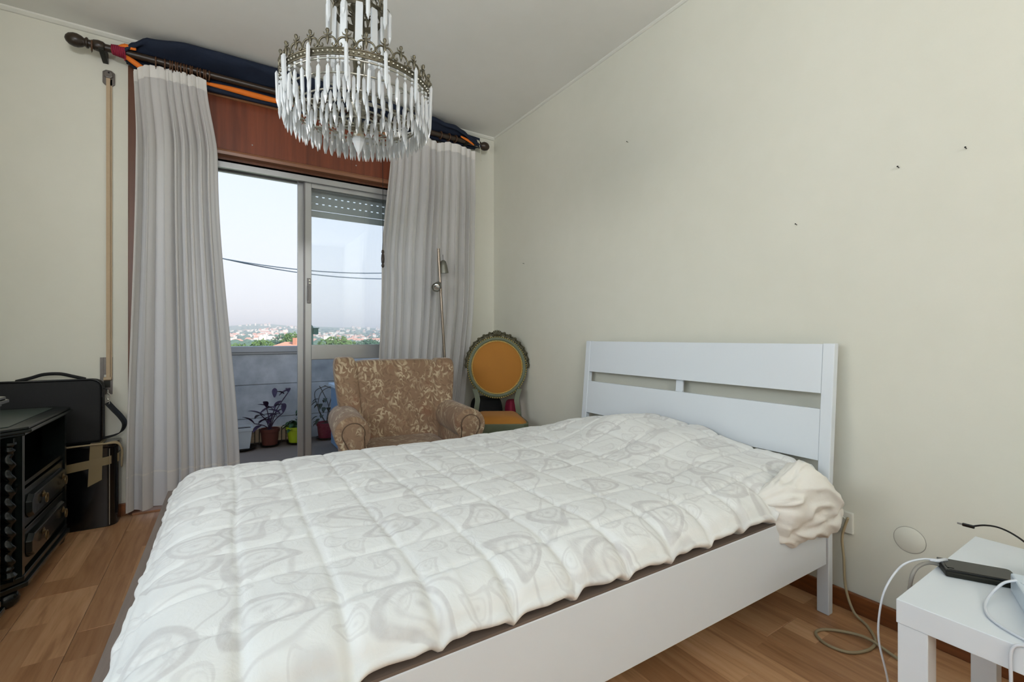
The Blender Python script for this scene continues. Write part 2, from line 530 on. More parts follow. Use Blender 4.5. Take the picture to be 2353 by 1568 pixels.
def ob(name, mb, mat, parent=None, smooth=False, bevel=0, seg=3, loc=None, angle=None, **t):
    me = mb if isinstance(mb, bpy.types.Mesh) else mb.mesh(name)
    if not me.materials:
        me.materials.append(MT[mat] if isinstance(mat, str) else mat)
    if smooth:
        me.shade_smooth()
        if angle:
            me.set_sharp_from_angle(angle=R(angle))
    o = bpy.data.objects.new(name, me)
    COL.objects.link(o)
    if parent is not None:
        o.parent = parent
        if parent.get('_w'):
            o.location = -Vector(parent.location)
    if loc is not None:
        o.location = loc
    if bevel:
        b = o.modifiers.new('bevel', 'BEVEL')
        b.width = bevel; b.segments = seg; b.limit_method = 'ANGLE'; b.angle_limit = R(40)
    tag(o, **t)
    return o

def thing(name, loc, rotz=0.0, world=False, **t):
    """Empty at the base of a thing; world=True: its parts are given in world coordinates."""
    o = bpy.data.objects.new(name, None)
    COL.objects.link(o)
    o.location = loc
    o.rotation_euler = (0, 0, rotz)
    o.empty_display_size = 0.1
    if world:
        o['_w'] = 1
        WORLD_FRAMES.append(o)
    tag(o, **t)
    return o
WORLD_FRAMES = []

def arc(cx, cy, r, a0, a1, n):
    return [(cx + r * math.cos(R(a0 + (a1 - a0) * i / n)), cy + r * math.sin(R(a0 + (a1 - a0) * i / n))) for i in range(n + 1)]

def smoothpts(pts, n=8, closed=False):
    """Catmull-Rom through the points."""
    P = [Vector(p) for p in pts]
    out = []
    k = len(P)
    for i in range(k if closed else k - 1):
        if closed:
            a, b, c, d = P[i - 1], P[i], P[(i + 1) % k], P[(i + 2) % k]
        else:
            a, b, c, d = P[max(i - 1, 0)], P[i], P[i + 1], P[min(i + 2, k - 1)]
        for j in range(n):
            t = j / n
            out.append(0.5 * ((2 * b) + (c - a) * t + (2 * a - 5 * b + 4 * c - d) * t * t + (3 * b - a - 3 * c + d) * t ** 3))
    if not closed:
        out.append(P[-1])
    return out

def interp(x, tab):
    if x <= tab[0][0]: return tab[0][1]
    for (a, p), (b, q) in zip(tab, tab[1:]):
        if x <= b:
            t = (x - a) / (b - a)
            t = t * t * (3 - 2 * t)
            return p + (q - p) * t
    return tab[-1][1]

# ================================================================== STRUCTURE
XW, XL, YB = 0.015, -3.10, -5.50
S = dict(kind='structure')
# floor: base slab with planks as pieces
floor = ob('floor', MB().box(XL, YB, -0.25, XW, 0.25, -0.012), 'soil', **S)
PW, PL = 0.197, 1.28
plank_cache = {}
def plank(x0, x1, y0, y1):
    key = (round(x1 - x0, 3), round(y1 - y0, 3))
    if key not in plank_cache:
        w, l = (x1 - x0) / 2 - 0.0006, (y1 - y0) / 2 - 0.0006
        b = 0.0012
        mb = MB()
        mb.hexa([(-w, -l, -0.012), (w, -l, -0.012), (w, l, -0.012), (-w, l, -0.012), (-w, -l, -b), (w, -l, -b), (w, l, -b), (-w, l, -b)])
        mb.add([(-w, -l, -b), (w, -l, -b), (w, l, -b), (-w, l, -b), (-w + b, -l + b, 0), (w - b, -l + b, 0), (w - b, l - b, 0), (-w + b, l - b, 0)],
               [(4, 5, 6, 7), (0, 1, 5, 4), (1, 2, 6, 5), (2, 3, 7, 6), (3, 0, 4, 7)])
        plank_cache[key] = mb.mesh('plank')
    ob('plank', plank_cache[key], 'oak', floor, loc=((x0 + x1) / 2, (y0 + y1) / 2, 0))
x = XW
xs = [XW] + [-0.203 - PW * i for i in range(0, 15)] + [XL]
for i in range(len(xs) - 1):
    a, b = xs[i + 1], xs[i]
    y = 0.0
    first = (0.42, 0.98, 0.70, 0.24, 0.86)[i % 5] * PL
    l = first
    while y > YB + 0.001:
        y2 = max(YB, y - l)
        plank(a, b, y2, y)
        y = y2; l = PL

# walls
ox0, ox1, oz1 = -2.395, -0.50, 2.555      # balcony door opening
ob('wall_front', MB().box(XL - 0.25, 0, -0.25, ox0, 0.25, H + 0.25).box(ox1, 0, -0.25, XW + 0.25, 0.25, H + 0.25).box(ox0, 0, oz1, ox1, 0.25, H + 0.25), 'wall', **S)
ob('wall_right', MB().box(XW, YB - 0.25, -0.25, XW + 0.25, 0, H + 0.25), 'wall', **S)
ob('wall_left', MB().box(XL - 0.25, YB - 0.25, -0.25, XL, -5.25, H + 0.25).box(XL - 0.25, -1.30, -0.25, XL, 0, H + 0.25)
   .box(XL - 0.25, -5.25, -0.25, XL, -1.30, 0.9).box(XL - 0.25, -5.25, 2.4, XL, -1.30, H + 0.25), 'wall', **S)  # long opening made up for the added window
ob('wall_back', MB().box(XL, YB - 0.25, -0.25, -2.95, YB, H + 0.25).box(-0.55, YB - 0.25, -0.25, XW, YB, H + 0.25).box(-2.95, YB - 0.25, 2.50, -0.55, YB, H + 0.25).box(-2.95, YB - 0.25, -0.25, -0.55, YB, 1.35), 'wall', **S)  # high opening made up to let the back fill lamp through
ob('wall_added_room', MB().box(XL - 0.25, -7.3, -0.25, XW + 0.25, -7.05, H + 0.25).box(XL - 0.25, -7.05, -0.25, XL, YB - 0.25, H + 0.25).box(XW, -7.05, -0.25, XW + 0.25, YB - 0.25, H + 0.25), 'wall', **S)  # unseen room, with its ceiling and floor, added to hold the back fill lamp
ob('ceiling_added_room', MB().box(XL, -7.05, H, XW, YB, H + 0.25), 'ceiling', **S)
ob('floor_added_room', MB().box(XL, -7.05, -0.25, XW, YB, 0.0), 'ledge', **S)
ob('ceiling', MB().box(XL, YB, H, XW, 0.0, H + 0.25), 'ceiling', **S)
wf = MB().box(XL - 0.12, -5.25, 0.9, XL - 0.06, -1.30, 0.95).box(XL - 0.12, -5.25, 2.35, XL - 0.06, -1.30, 2.4)
for yy_ in (-5.25, -4.28, -3.30, -2.32, -1.35):
    wf.box(XL - 0.12, yy_, 0.95, XL - 0.06, yy_ + 0.05, 2.35)
w2 = ob('added_window', wf, 'trim', **S)  # unseen window, added to bring fill light in from the left
# cornice cords between wall and ceiling
ob('trim_1', MB().prism([(0, 0), (-0.022, 0), (-0.020, -0.008), (-0.008, -0.020), (0, -0.022)], lambda a, b, d: (d, a, H + b), XL, XW), 'trim', **S)
ob('trim_2', MB().prism([(0, 0), (-0.014, 0), (-0.012, -0.006), (-0.006, -0.012), (0, -0.014)], lambda a, b, d: (XW + a, d, H + b), YB, 0), 'trim', **S)
ob('baseboard_right', MB().box(0.0, YB, 0, XW, -0.0, 0.069), 'skirt', bevel=0.004, **S)
ob('baseboard_front', MB().box(XL, -0.014, 0, ox0 - 0.002, 0, 0.069), 'skirt', bevel=0.004, **S)

# balcony door: wooden lining, pelmet board, aluminium sliding sashes
door = thing('door_1', (-1.45, 0.0, 0), world=True, label='wooden-lined balcony doorway with sliding aluminium glass door', kind='structure')
ob('jamb', MB().box(ox0, -0.014, 0, ox0 + 0.055, 0.24, oz1), 'jamb', door, bevel=0.003)
ob('jamb', MB().box(ox1 - 0.055, -0.014, 0, ox1, 0.24, oz1), 'jamb', door, bevel=0.003)
ob('head_board', MB().box(ox0 + 0.055, -0.012, 2.505, ox1 - 0.055, 0.06, oz1), 'ledge', door, bevel=0.004, label='light brown wooden strip above the pelmet board')
pel = ob('pelmet_panel', MB().box(ox0 + 0.055, 0.004, 2.185, ox1 - 0.055, 0.05, 2.505), 'mahogany', door, label='reddish-brown wooden roller box panel')
for px in (-1.78, -1.13, -0.7):
    ob('screw', MB().lathe([(0.0045, 0), (0.004, 0.002), (0.001, 0.003)], 8, Matrix.Translation((px, 0.0045, 2.245)) @ Matrix.Rotation(R(90), 4, 'X')), 'alu', pel)
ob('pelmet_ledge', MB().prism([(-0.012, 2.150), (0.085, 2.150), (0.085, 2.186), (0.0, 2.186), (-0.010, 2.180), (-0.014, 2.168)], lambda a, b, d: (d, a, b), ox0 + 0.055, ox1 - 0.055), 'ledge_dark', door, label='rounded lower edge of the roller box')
ob('pelmet_soffit', MB().box(ox0 + 0.055, 0.05, 2.135, ox1 - 0.055, 0.24, 2.15), 'jamb', door)
tr = MB()
for y0, y1, z0 in ((0.050, 0.066, 2.085), (0.075, 0.086, 2.098), (0.106, 0.118, 2.098), (0.140, 0.160, 2.085)):
    tr.box(ox0 + 0.055, y0, z0, ox1 - 0.055, y1, 2.135)
tr.box(ox0 + 0.055, 0.050, 2.122, ox1 - 0.055, 0.160, 2.135)
ob('top_track', tr, 'alu', door)
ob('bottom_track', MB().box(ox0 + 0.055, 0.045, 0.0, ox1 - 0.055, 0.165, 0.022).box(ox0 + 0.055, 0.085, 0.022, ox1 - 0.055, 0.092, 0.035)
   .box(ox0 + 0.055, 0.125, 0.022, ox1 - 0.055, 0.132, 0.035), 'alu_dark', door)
ob('threshold', MB().box(ox0 + 0.02, -0.035, -0.002, ox1 - 0.02, 0.045, 0.012), 'ledge', door, bevel=0.003)
def sash(x0, x1, yc, t, handle):
    w = 0.042
    z0, z1 = 0.024, 2.108
    y0, y1 = yc - t / 2, yc + t / 2
    s_ = ob('sash', MB().box(x0, y0, z0, x0 + w, y1, z1).box(x1 - w, y0, z0, x1, y1, z1)
            .box(x0 + w, y0, z1 - 0.055, x1 - w, y1, z1).box(x0 + w, y0, z0, x1 - w, y1, z0 + 0.075)
            .box(x0 + w, y0 + 0.002, 0.852, x1 - w, y1 - 0.002, 0.955), 'alu', door, bevel=0.003, label='aluminium sliding sash slid open over its neighbour')
    ob('glass_pane', MB().box(x0 + w, yc - 0.003, 0.955, x1 - w, yc + 0.003, z1 - 0.055), 'glass', s_)
    ob('glass_pane', MB().box(x0 + w, yc - 0.003, z0 + 0.075, x1 - w, yc + 0.003, 0.852), 'glass', s_)
    if handle:
        hx = x0 + 0.024
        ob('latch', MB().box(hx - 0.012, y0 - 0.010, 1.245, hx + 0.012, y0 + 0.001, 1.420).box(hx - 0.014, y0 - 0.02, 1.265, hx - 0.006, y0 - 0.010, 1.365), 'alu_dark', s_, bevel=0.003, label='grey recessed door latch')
        for zz in (1.405, 1.385):
            ob('latch_button', MB().box(hx - 0.002, y0 - 0.014, zz - 0.006, hx + 0.009, y0 - 0.009, zz + 0.006), 'reflector', s_, bevel=0.001)
    return s_
sash(-1.458, -0.555, 0.088, 0.026, True)
sash(-1.500, -0.555, 0.128, 0.026, False)
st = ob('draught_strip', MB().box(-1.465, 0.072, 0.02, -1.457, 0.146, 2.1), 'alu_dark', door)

# ================================================================== BALCONY AND VIEW
PY = 1.62
ob('floor_balcony', MB().box(-4.2, 0.25, -0.25, 1.6, PY, -0.004), 'balcony_floor', **S)
par = ob('wall_balcony', MB().box(-4.2, PY, -0.25, 1.6, PY + 0.10, 0.855), 'concrete', **S)
seamz = [0.0, 0.235, 0.555, 0.845]
for za, zb in zip(seamz, seamz[1:]):
    ob('render_course', MB().box(-4.2, PY - 0.013, za + 0.004, 1.6, PY, zb - 0.004), 'concrete', par, bevel=0.003)
ob('cap', MB().box(-4.25, PY - 0.035, 0.865, 1.65, PY + 0.15, 0.922).box(-4.22, PY - 0.022, 0.845, 1.62, PY + 0.13, 0.865), 'cap', par, bevel=0.006, label='painted concrete coping on the balcony parapet')

def pot(name, x, y, r0, r1, h, mat, label, soil=True, square=False, saucer=True, cat='pot'):
    t = thing(name, (x, y, 0.0), label=label, cat=cat)
    n = 4 if square else 24
    rot = Matrix.Rotation(R(45), 4, 'Z') if square else Matrix.Identity(4)
    z0 = 0.012 if saucer else 0.0
    prof = [(r0 * 0.9, z0), (r0, z0 + 0.004), (r1 * 0.965, z0 + h - 0.03), (r1 * 1.04, z0 + h - 0.028), (r1 * 1.06, z0 + h), (r1 * 0.95, z0 + h), (r1 * 0.92, z0 + h - 0.025)]
    ob('pot', MB().lathe(prof, n, rot), mat, t, smooth=not square, angle=35)
    ob('soil', MB().lathe([(r1 * 0.92, z0 + h - 0.026), (r1 * 0.92, z0 + h - 0.02), (r1 * 0.5, z0 + h - 0.012), (0.002, z0 + h - 0.01)], n, rot), 'soil', t)
    if saucer:
        ob('saucer', MB().lathe([(r0 * 1.05, 0), (r0 * 1.35, 0.018), (r0 * 1.28, 0.018), (r0, 0.008)], 24), 'iron', t, smooth=True, angle=35)
    return t, z0 + h

def leaf(mb, base, d, length, width, droop=0.3, n=6):
    d = Vector(d).normalized()
    side = d.cross(Vector((0, 0, 1)))
    if side.length < 0.05:
        side = Vector((1, 0, 0))
    side.normalize()
    nrm = side.cross(d)
    vs = []; fs = []
    for i in range(n + 1):
        t = i / n
        w = width * math.sin(PI * min(0.98, 0.06 + 0.92 * t)) ** 0.8
        p = Vector(base) + d * length * t + Vector((0, 0, -droop * length * t * t))
        vs += [p - side * w / 2 + nrm * w * 0.22, p, p + side * w / 2 + nrm * w * 0.22]
    for i in range(n):
        a = i * 3
        fs += [(a, a + 1, a + 4, a + 3), (a + 1, a + 2, a + 5, a + 4)]
    mb.add(vs, fs)

rnd = random.Random(3)
t, zt = pot('planter', -1.80, 1.40, 0.095, 0.125, 0.19, 'pot_white', 'white square plastic planter with bare soil on the balcony floor', square=True)
t, zt = pot('potted_plant', -1.565, 1.42, 0.064, 0.078, 0.150, 'pot_terracotta', 'terracotta pot with a purple spiky-leaved plant on the balcony', cat='plant')
stems = MB()
tips = []
for k, (dx, dy, hh) in enumerate([(0.16, 0.05, 0.32), (0.05, 0.02, 0.20), (-0.08, 0.0, 0.14), (-0.03, -0.03, 0.2), (0.11, -0.02, 0.14), (-0.13, -0.02, 0.06), (0.02, 0.05, 0.10)]):
    p = [(0, 0, zt - 0.02), (dx * 0.35, dy * 0.4, zt + hh * 0.5), (dx, dy, zt + hh)]
    stems.tube(smoothpts(p, 4), 0.0045, 6)
    tips.append(Vector((dx, dy, zt + hh)))
ob('stem', stems, 'leaf_purple', t, smooth=True)
for k, tp in enumerate(tips):
    for q in range(3 if k else 4):
        lf = MB()
        a = rnd.uniform(0, 2 * PI)
        el = rnd.uniform(-0.1, 0.9)
        leaf(lf, tp - Vector((tp.x, tp.y, 0.05)) * 0.25 * q, (math.cos(a) * math.cos(el), math.sin(a) * math.cos(el), math.sin(el)), rnd.uniform(0.12, 0.18), 0.046, 0.25)
        ob('leaf', lf, 'leaf_purple', t, smooth=True)
t, zt = pot('potted_plant', -1.335, 1.41, 0.072, 0.094, 0.15, 'pot_lime', 'lime green plastic pot with bushy green leaves on the balcony', cat='plant')
for k in range(76):
    a = rnd.uniform(0, 2 * PI); rr = rnd.uniform(0, 0.10)
    lf = MB()
    b = Vector((rr * math.cos(a), rr * math.sin(a), zt - 0.02 + rnd.uniform(0.0, 0.075) * (1.2 - rr * 6)))
    if k > 42:
        b = Vector((0.045 + rnd.uniform(-.02, .02), 0.0, zt + 0.12 + rnd.uniform(0, 0.05)))
    leaf(lf, b, (math.cos(a), math.sin(a), rnd.uniform(-0.2, 0.6)), rnd.uniform(0.045, 0.07), rnd.uniform(0.035, 0.05), 0.5, 4)
    ob('leaf', lf, 'leaf_green', t, smooth=True)
st = MB()
for k in range(9):
    a = k * 0.7
    st.tube([(0, 0, zt - 0.03), (0.03 * math.cos(a), 0.03 * math.sin(a), zt + 0.03)], 0.003, 5)
st.tube([(0, 0, zt - 0.03), (0.04, 0, zt + 0.08), (0.045, 0, zt + 0.15)], 0.003, 5)
ob('stem', st, 'leaf_green', t)

# woven cover behind the pots
bk = thing('rattan_trough', (-1.60, 1.572, 0), label='low woven rattan trough behind the flower pots', cat='planter')
ob('body', MB().box(-0.20, -0.05, 0.02, 0.34, 0.03, 0.145), MT['strap'], bk, bevel=0.004)
for k in range(15):
    xx = -0.195 + k * 0.0375
    ob('stake', MB().box(xx - 0.004, -0.058, 0.005, xx + 0.004, -0.05, 0.15), 'stem', bk)
for k in range(4):
    ob('weave_band', MB().box(-0.205, -0.0545, 0.03 + k * 0.03, 0.345, -0.0505, 0.045 + k * 0.03), 'strap', bk)

# vine and low cupboard seen through the fixed glass
t, zt = pot('potted_plant', -1.06, 1.47, 0.075, 0.09, 0.15, MT['crimson'], 'dark red pot with a straggly wiry vine behind the glass door', cat='plant')
vn = MB()
for k in range(5):
    a = k * 1.25
    vn.tube(smoothpts([(0, 0, zt - 0.02), (0.09 * math.cos(a), 0.03, zt + 0.14), (0.10 * math.cos(a + 0.6), 0.05, zt + 0.30), (0.02 + 0.08 * math.cos(a + 2), 0.04, zt + 0.36)], 6), 0.0035, 5)
ob('stem', vn, 'stem', t)
for k in range(26):
    lf = MB()
    a = rnd.uniform(0, 2 * PI)
    leaf(lf, (0.09 * math.cos(a), rnd.uniform(-.02, .07), zt + rnd.uniform(0, 0.3)), (math.cos(a), math.sin(a), rnd.uniform(-.3, .4)), 0.06, 0.04, 0.6, 4)
    ob('leaf', lf, 'leaf_dull', t, smooth=True)
bx = thing('balcony_cupboard', (-0.765, 1.03, 0), label='pale blue plastic cupboard standing on the balcony behind the armchair', cat='cupboard')
ob('body', MB().box(-0.30, -0.20, 0.0, 0.30, 0.20, 0.545), 'blue_plastic', bx, bevel=0.008)
ob('top', MB().box(-0.32, -0.22, 0.545, 0.32, 0.22, 0.575), 'white_plastic', bx, bevel=0.006)
for sx in (-1, 1):
    dr = ob('door', MB().box(min(sx * 0.004, sx * 0.29), -0.212, 0.04, max(sx * 0.004, sx * 0.29), -0.20, 0.53), 'blue_plastic', bx, bevel=0.004)
    ob('knob', MB().lathe([(0.008, 0), (0.012, 0.012), (0.002, 0.016)], 10, Matrix.Translation((sx * 0.03, -0.212, 0.3)) @ Matrix.Rotation(R(90), 4, 'X')), 'white_plastic', dr)

# roller shutter let down a little outside the fixed side
rs = thing('roller_shutter', (-0.98, 0.20, 1.87), world=True, label='pale grey roller shutter let down slightly outside the glass', cat='shutter')
sx0, sx1 = -1.44, -0.56
for z0, z1 in ((1.880, 1.926), (1.930, 1.974), (1.982, 2.026), (2.034, 2.080), (2.084, 2.130)):
    ob('slat', MB().prism([(0.190, z0), (0.206, z0 + 0.003), (0.212, (z0 + z1) / 2), (0.206, z1 - 0.003), (0.190, z1)], lambda a, b, d: (d, a, b), sx0, sx1), 'shutter', rs)
for zc in (1.978, 2.030):
    hb = MB()
    xx = sx0
    while xx < sx1:
        hb.box(xx, 0.196, zc - 0.0045, xx + 0.027, 0.200, zc + 0.0045)
        xx += 0.0440
    ob('slot_hinge', hb, 'shutter', rs, label='perforated hinge strip with slots of daylight')
for gx in (-1.475, -0.545):
    ob('guide_rail', MB().box(gx - 0.012, 0.18, 0.0, gx + 0.012, 0.222, 2.135), 'alu', rs)

# overhead wires
def wire(y, z0, s1_, q, r):
    pts = []
    for k in range(61):
        x = -8.0 + 16.0 * k / 60
        pts.append((x, y, z0 + s1_ * (x + 1.897) + q * (x + 1.897) * (x + 0.687)))
    return MB().tube(pts, r, 6)
ob('overhead_wire', wire(6.0, 2.369, -0.0769, 0.0404, 0.010), 'wire', smooth=True, label='upper dark overhead cable crossing the sky', cat='cable')
ob('overhead_wire', wire(6.03, 2.372, -0.124, 0.0430, 0.010), 'wire', smooth=True, label='lower dark overhead cable crossing the sky', cat='cable')

# green post beyond the parapet
gp = thing('green_post', (-1.16, 1.86, 0.0), label='weathered green metal post with a small box beyond the parapet', cat='post')
ob('shaft', MB().tube([(0, 0, -0.25), (0, 0, 1.05), (0.003, 0, 1.12), (-0.005, 0, 1.145)], [0.042, 0.040, 0.036, 0.02], 10), 'oxidised', gp, smooth=True, angle=40)
ob('box', MB().box(0.035, -0.035, 1.04, 0.085, 0.03, 1.10), 'oxidised', gp, bevel=0.004)
ob('box_hood', MB().box(0.030, -0.045, 1.10, 0.092, 0.035, 1.108), 'oxidised', gp)

# landscape far below: terrain, town, trees
AX, AY = 0.5382, 0.8428
def far(u, depth):
    t_ = (u - 1176.5) / 1050.0
    return (CAM[0] + depth * (t_ * AY + AX), CAM[1] + depth * (-t_ * AX + AY))
def terrain_z(d, a):
    z = interp(d, [(30, -16), (300, -12), (700, -11), (1300, -2), (2000, 22), (2600, 50), (3400, 64), (5000, 40)])
    n = noise.noise(Vector((a * 7, d * 0.0012, 3.1))) * 16 + noise.noise(Vector((a * 19, d * 0.003, 7.7))) * 6
    k = max(0.0, min(1.0, (d - 900) / 1800))
    z += n * k + 24 * k * math.exp(-((a + 0.53) / 0.09) ** 2)
    return z
def terr(i, j):
    d = 30 * (5000 / 30) ** j
    a = -1.25 + 1.5 * i
    dep = d
    return (CAM[0] + dep * (a * AY + AX), CAM[1] + dep * (-a * AX + AY), terrain_z(d, a))
ob('terrain', MB().grid(terr, 90, 70), 'grass', smooth=True, **S)
rnd = random.Random(11)
tw = MB(); rf = MB()
for k in range(3300):
    d = 620 * (2500 / 620) ** rnd.random()
    a = rnd.uniform(-1.05, 0.22)
    if noise.noise(Vector((a * 16, math.log(d) * 5, 1.0))) < -0.05:
        continue
    x_, y_ = CAM[0] + d * (a * AY + AX), CAM[1] + d * (-a * AX + AY)
    z_ = terrain_z(d, a)
    s1, s2, h_ = rnd.uniform(3, 8), rnd.uniform(3, 8), rnd.uniform(3, 7)
    if rnd.random() < 0.06:
        h_ *= 2
    tw.box(x_ - s1, y_ - s2, z_ - 6, x_ + s1, y_ + s2, z_ + h_)
    if rnd.random() < 0.4:
        rf.add([(x_ - s1 - .6, y_ - s2 - .6, z_ + h_), (x_ + s1 + .6, y_ - s2 - .6, z_ + h_), (x_ + s1 + .6, y_ + s2 + .6, z_ + h_), (x_ - s1 - .6, y_ + s2 + .6, z_ + h_), (x_ - s1 * .5, y_, z_ + h_ + 3), (x_ + s1 * .5, y_, z_ + h_ + 3)],
               [(0, 1, 5, 4), (1, 2, 5), (2, 3, 4, 5), (3, 0, 4)])
town = ob('distant_town', tw, 'house_white', label='hazy spread of tiny white houses on the far hillsides', cat='town', kind='stuff')
ob('roofs', rf, 'roof_red', town, kind='stuff')
wd = MB()
for k in range(2500):
    d = 330 * (2400 / 330) ** rnd.random()
    a = rnd.uniform(-1.05, 0.22)
    x_, y_ = CAM[0] + d * (a * AY + AX), CAM[1] + d * (-a * AX + AY)
    z_ = terrain_z(d, a); r_ = rnd.uniform(3, 8)
    wd.lathe([(r_ * .5, z_ - 3), (r_, z_ + r_ * .4), (r_ * .7, z_ + r_ * .9), (r_ * .1, z_ + r_ * 1.2)], 6, Matrix.Translation((x_, y_, 0)))
ob('distant_woods', wd, 'tree_blue', smooth=True, label='dark patches of woodland between the far houses', cat='woods', kind='stuff')

hm = bpy.data.materials.new('summer_haze')
hm.use_nodes = True
hn = hm.node_tree.nodes
hn.remove(hn['Principled BSDF'])
hv = hn.new('ShaderNodeVolumeScatter')
hv.inputs['Color'].default_value = (0.80, 0.92, 1.0, 1)
hv.inputs['Density'].default_value = 0.00055
hv.inputs['Anisotropy'].default_value = 0.2
hm.node_tree.links.new(hv.outputs[0], hn['Material Output'].inputs['Volume'])
MT['haze'] = hm
ob('summer_haze', MB().box(-3800, 45, -60, 4300, 5200, 110), 'haze', label='thin summer haze lying over the far valley and hills', cat='haze', kind='stuff')

def tree(u, depth, ztop, rx, rz, mat, label, seed):
    r_ = random.Random(seed)
    x_, y_ = far(u, depth)
    z0 = -16.0
    t_ = thing('tree', (x_, y_, z0), label=label, cat='tree', group='trees just beyond the parapet')
    cz = ztop - rz - z0
    ob('trunk', MB().tube([(0, 0, 0), (0.2, 0, cz * 0.5), (0, 0.1, cz)], [0.35, 0.25, 0.1], 8), 'trunk', t_)
    cr = MB()
    for k in range(900):
        v = Vector((r_.gauss(0, 1), r_.gauss(0, 1), r_.gauss(0, 1))).normalized() * (0.55 + 0.45 * r_.random() ** 0.5)
        lump = 1 + 0.25 * noise.noise(v * 2.3 + Vector((seed, 0, 0)))
        p = Vector((v.x * rx * lump, v.y * rx * lump, cz + v.z * rz * lump))
        s_ = rx * r_.uniform(0.06, 0.12)
        a_ = Vector((r_.gauss(0, 1), r_.gauss(0, 1), r_.gauss(0, 1))).normalized()
        b_ = a_.orthogonal().normalized()
        cr.add([p - a_ * s_, p + b_ * s_ * .6, p + a_ * s_, p - b_ * s_ * .6], [(0, 1, 2, 3)])
    ob('crown', cr, mat, t_)
def zpix(v, depth):
    return CAM[2] - (v - 775.0) / 1050.0 * depth
tree(545, 150, zpix(790, 150), 6, 4, 'tree', 'low pale green treetop beside the left curtain', 1)
tree(604, 95, zpix(781, 95), 2.6, 2.0, 'tree', 'round bright green treetop left of the orange roof', 2)
tree(655, 190, zpix(767, 190), 6.0, 4.5, 'tree_blue', 'dark blue-green treetop behind the orange roof', 3)
tree(672, 120, zpix(765, 120), 2.8, 3.0, 'tree', 'slender olive green tree rising behind the orange roof', 4)
tree(775, 110, zpix(776, 110), 4.6, 2.6, 'tree', 'wide olive green treetop beside the green post', 5)
tree(850, 130, zpix(780, 130), 4.0, 2.6, 'tree_blue', 'deep green treetop beside the right curtain', 6)
hx, hy = far(672, 85)
hs_ = thing('house', (hx, hy, -16), R(-32), label='house with an orange tiled hip roof beyond the balcony', cat='house')
zr = zpix(786, 85) + 16
ob('wall', MB().box(-4.6, -4, 0, 4.6, 4, zr - 1.9), 'house_white', hs_)
ob('roof', MB().add([(-5.2, -4.6, zr - 1.9), (5.2, -4.6, zr - 1.9), (5.2, 4.6, zr - 1.9), (-5.2, 4.6, zr - 1.9), (-1.4, 0, zr), (1.4, 0, zr)], [(0, 1, 5, 4), (1, 2, 5), (2, 3, 4, 5), (3, 0, 4), (3, 2, 1, 0)]), 'roof_red', hs_)
ob('chimney', MB().box(0.6, -1.2, zr - 1, 1.3, -0.5, zr + 0.75), 'roof_red', hs_)
for wx in (-3, -1, 1, 3):
    w_ = ob('window', MB().box(wx - 0.5, -4.06, zr - 4.2, wx + 0.5, -4.0, zr - 2.8), 'trim', hs_)
    ob('pane', MB().box(wx - 0.42, -4.08, zr - 4.1, wx + 0.42, -4.06, zr - 2.9), 'iron', w_)

# ================================================================== BED
BO = (-0.047, -2.594, 0)
BR = R(-0.9)
bed = thing('bed_frame', BO, BR, label='white lacquered double bed frame with a two-slat leaning headboard', cat='bed')
BW = 1.375
def hx_front(z):
    return -0.052 if z <= 0.45 else -0.052 + (z - 0.45) / 0.535 * 0.046
for y0, y1 in ((0.0, 0.040), (BW - 0.040, BW)):
    mb = MB()
    d = 0.031
    for za, zb in ((0.0, 0.45), (0.45, 0.986)):
        a, b = hx_front(za), hx_front(zb)
        mb.hexa([(a, y0, za), (a + d, y0, za), (a + d, y1, za), (a, y1, za), (b, y0, zb), (b + d, y0, zb), (b + d, y1, zb), (b, y1, zb)])
    ob('headboard_post', mb, 'white_lac', bed, bevel=0.003)
for z0, z1 in ((0.552, 0.742), (0.800, 0.984)):
    a, b = hx_front(z0), hx_front(z1)
    e = 0.0015
    ob('headboard_slat', MB().hexa([(a + e, 0.0405, z0), (a + 0.02, 0.0405, z0), (a + 0.02, BW - 0.0405, z0), (a + e, BW - 0.0405, z0),
                                    (b + e, 0.0405, z1), (b + 0.02, 0.0405, z1), (b + 0.02, BW - 0.0405, z1), (b + e, BW - 0.0405, z1)]), 'white_lac', bed, bevel=0.0015)
a, b = hx_front(0.5) + 0.0205, hx_front(0.95) + 0.0205
ob('headboard_brace', MB().hexa([(a, 0.665, 0.5), (a + 0.012, 0.665, 0.5), (a + 0.012, 0.705, 0.5), (a, 0.705, 0.5), (b, 0.665, 0.95), (b + 0.012, 0.665, 0.95), (b + 0.012, 0.705, 0.95), (b, 0.705, 0.95)]), 'white_lac', bed, bevel=0.002)
XF = -2.098
for y0, y1, ye0, ye1 in ((-0.014, 0.010, -0.013, 0.022), (BW - 0.010, BW + 0.014, BW - 0.022, BW + 0.013)):
    r_ = ob('side_rail', MB().box(XF + 0.045, y0, 0.205, -0.100, y1, 0.414), 'white_lac', bed, bevel=0.003)
    ob('rail_edge', MB().box(XF + 0.045, ye0, 0.414, -0.102, ye1, 0.420), 'taupe', r_, label='taupe top edge of the bed rail')
fb = ob('footboard', MB().box(XF, 0.0, 0.205, XF + 0.026, BW, 0.414), 'white_lac', bed, bevel=0.003)
ob('footboard_edge', MB().box(XF + 0.001, 0.001, 0.414, XF + 0.038, BW - 0.001, 0.420), 'taupe_y', fb, label='taupe top edge of the footboard')
for y0, y1 in ((0.012, 0.052), (BW - 0.052, BW - 0.012)):
    ob('leg', MB().box(XF + 0.027, y0, 0, XF + 0.067, y1, 0.40), 'white_lac', bed, bevel=0.003)
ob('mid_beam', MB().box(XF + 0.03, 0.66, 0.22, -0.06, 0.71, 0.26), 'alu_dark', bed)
for k in range(14):
    xx = XF + 0.12 + k * 0.142
    ob('bed_slat', MB().box(xx - 0.03, 0.03, 0.262, xx + 0.03, BW - 0.03, 0.276), 'ledge', bed)

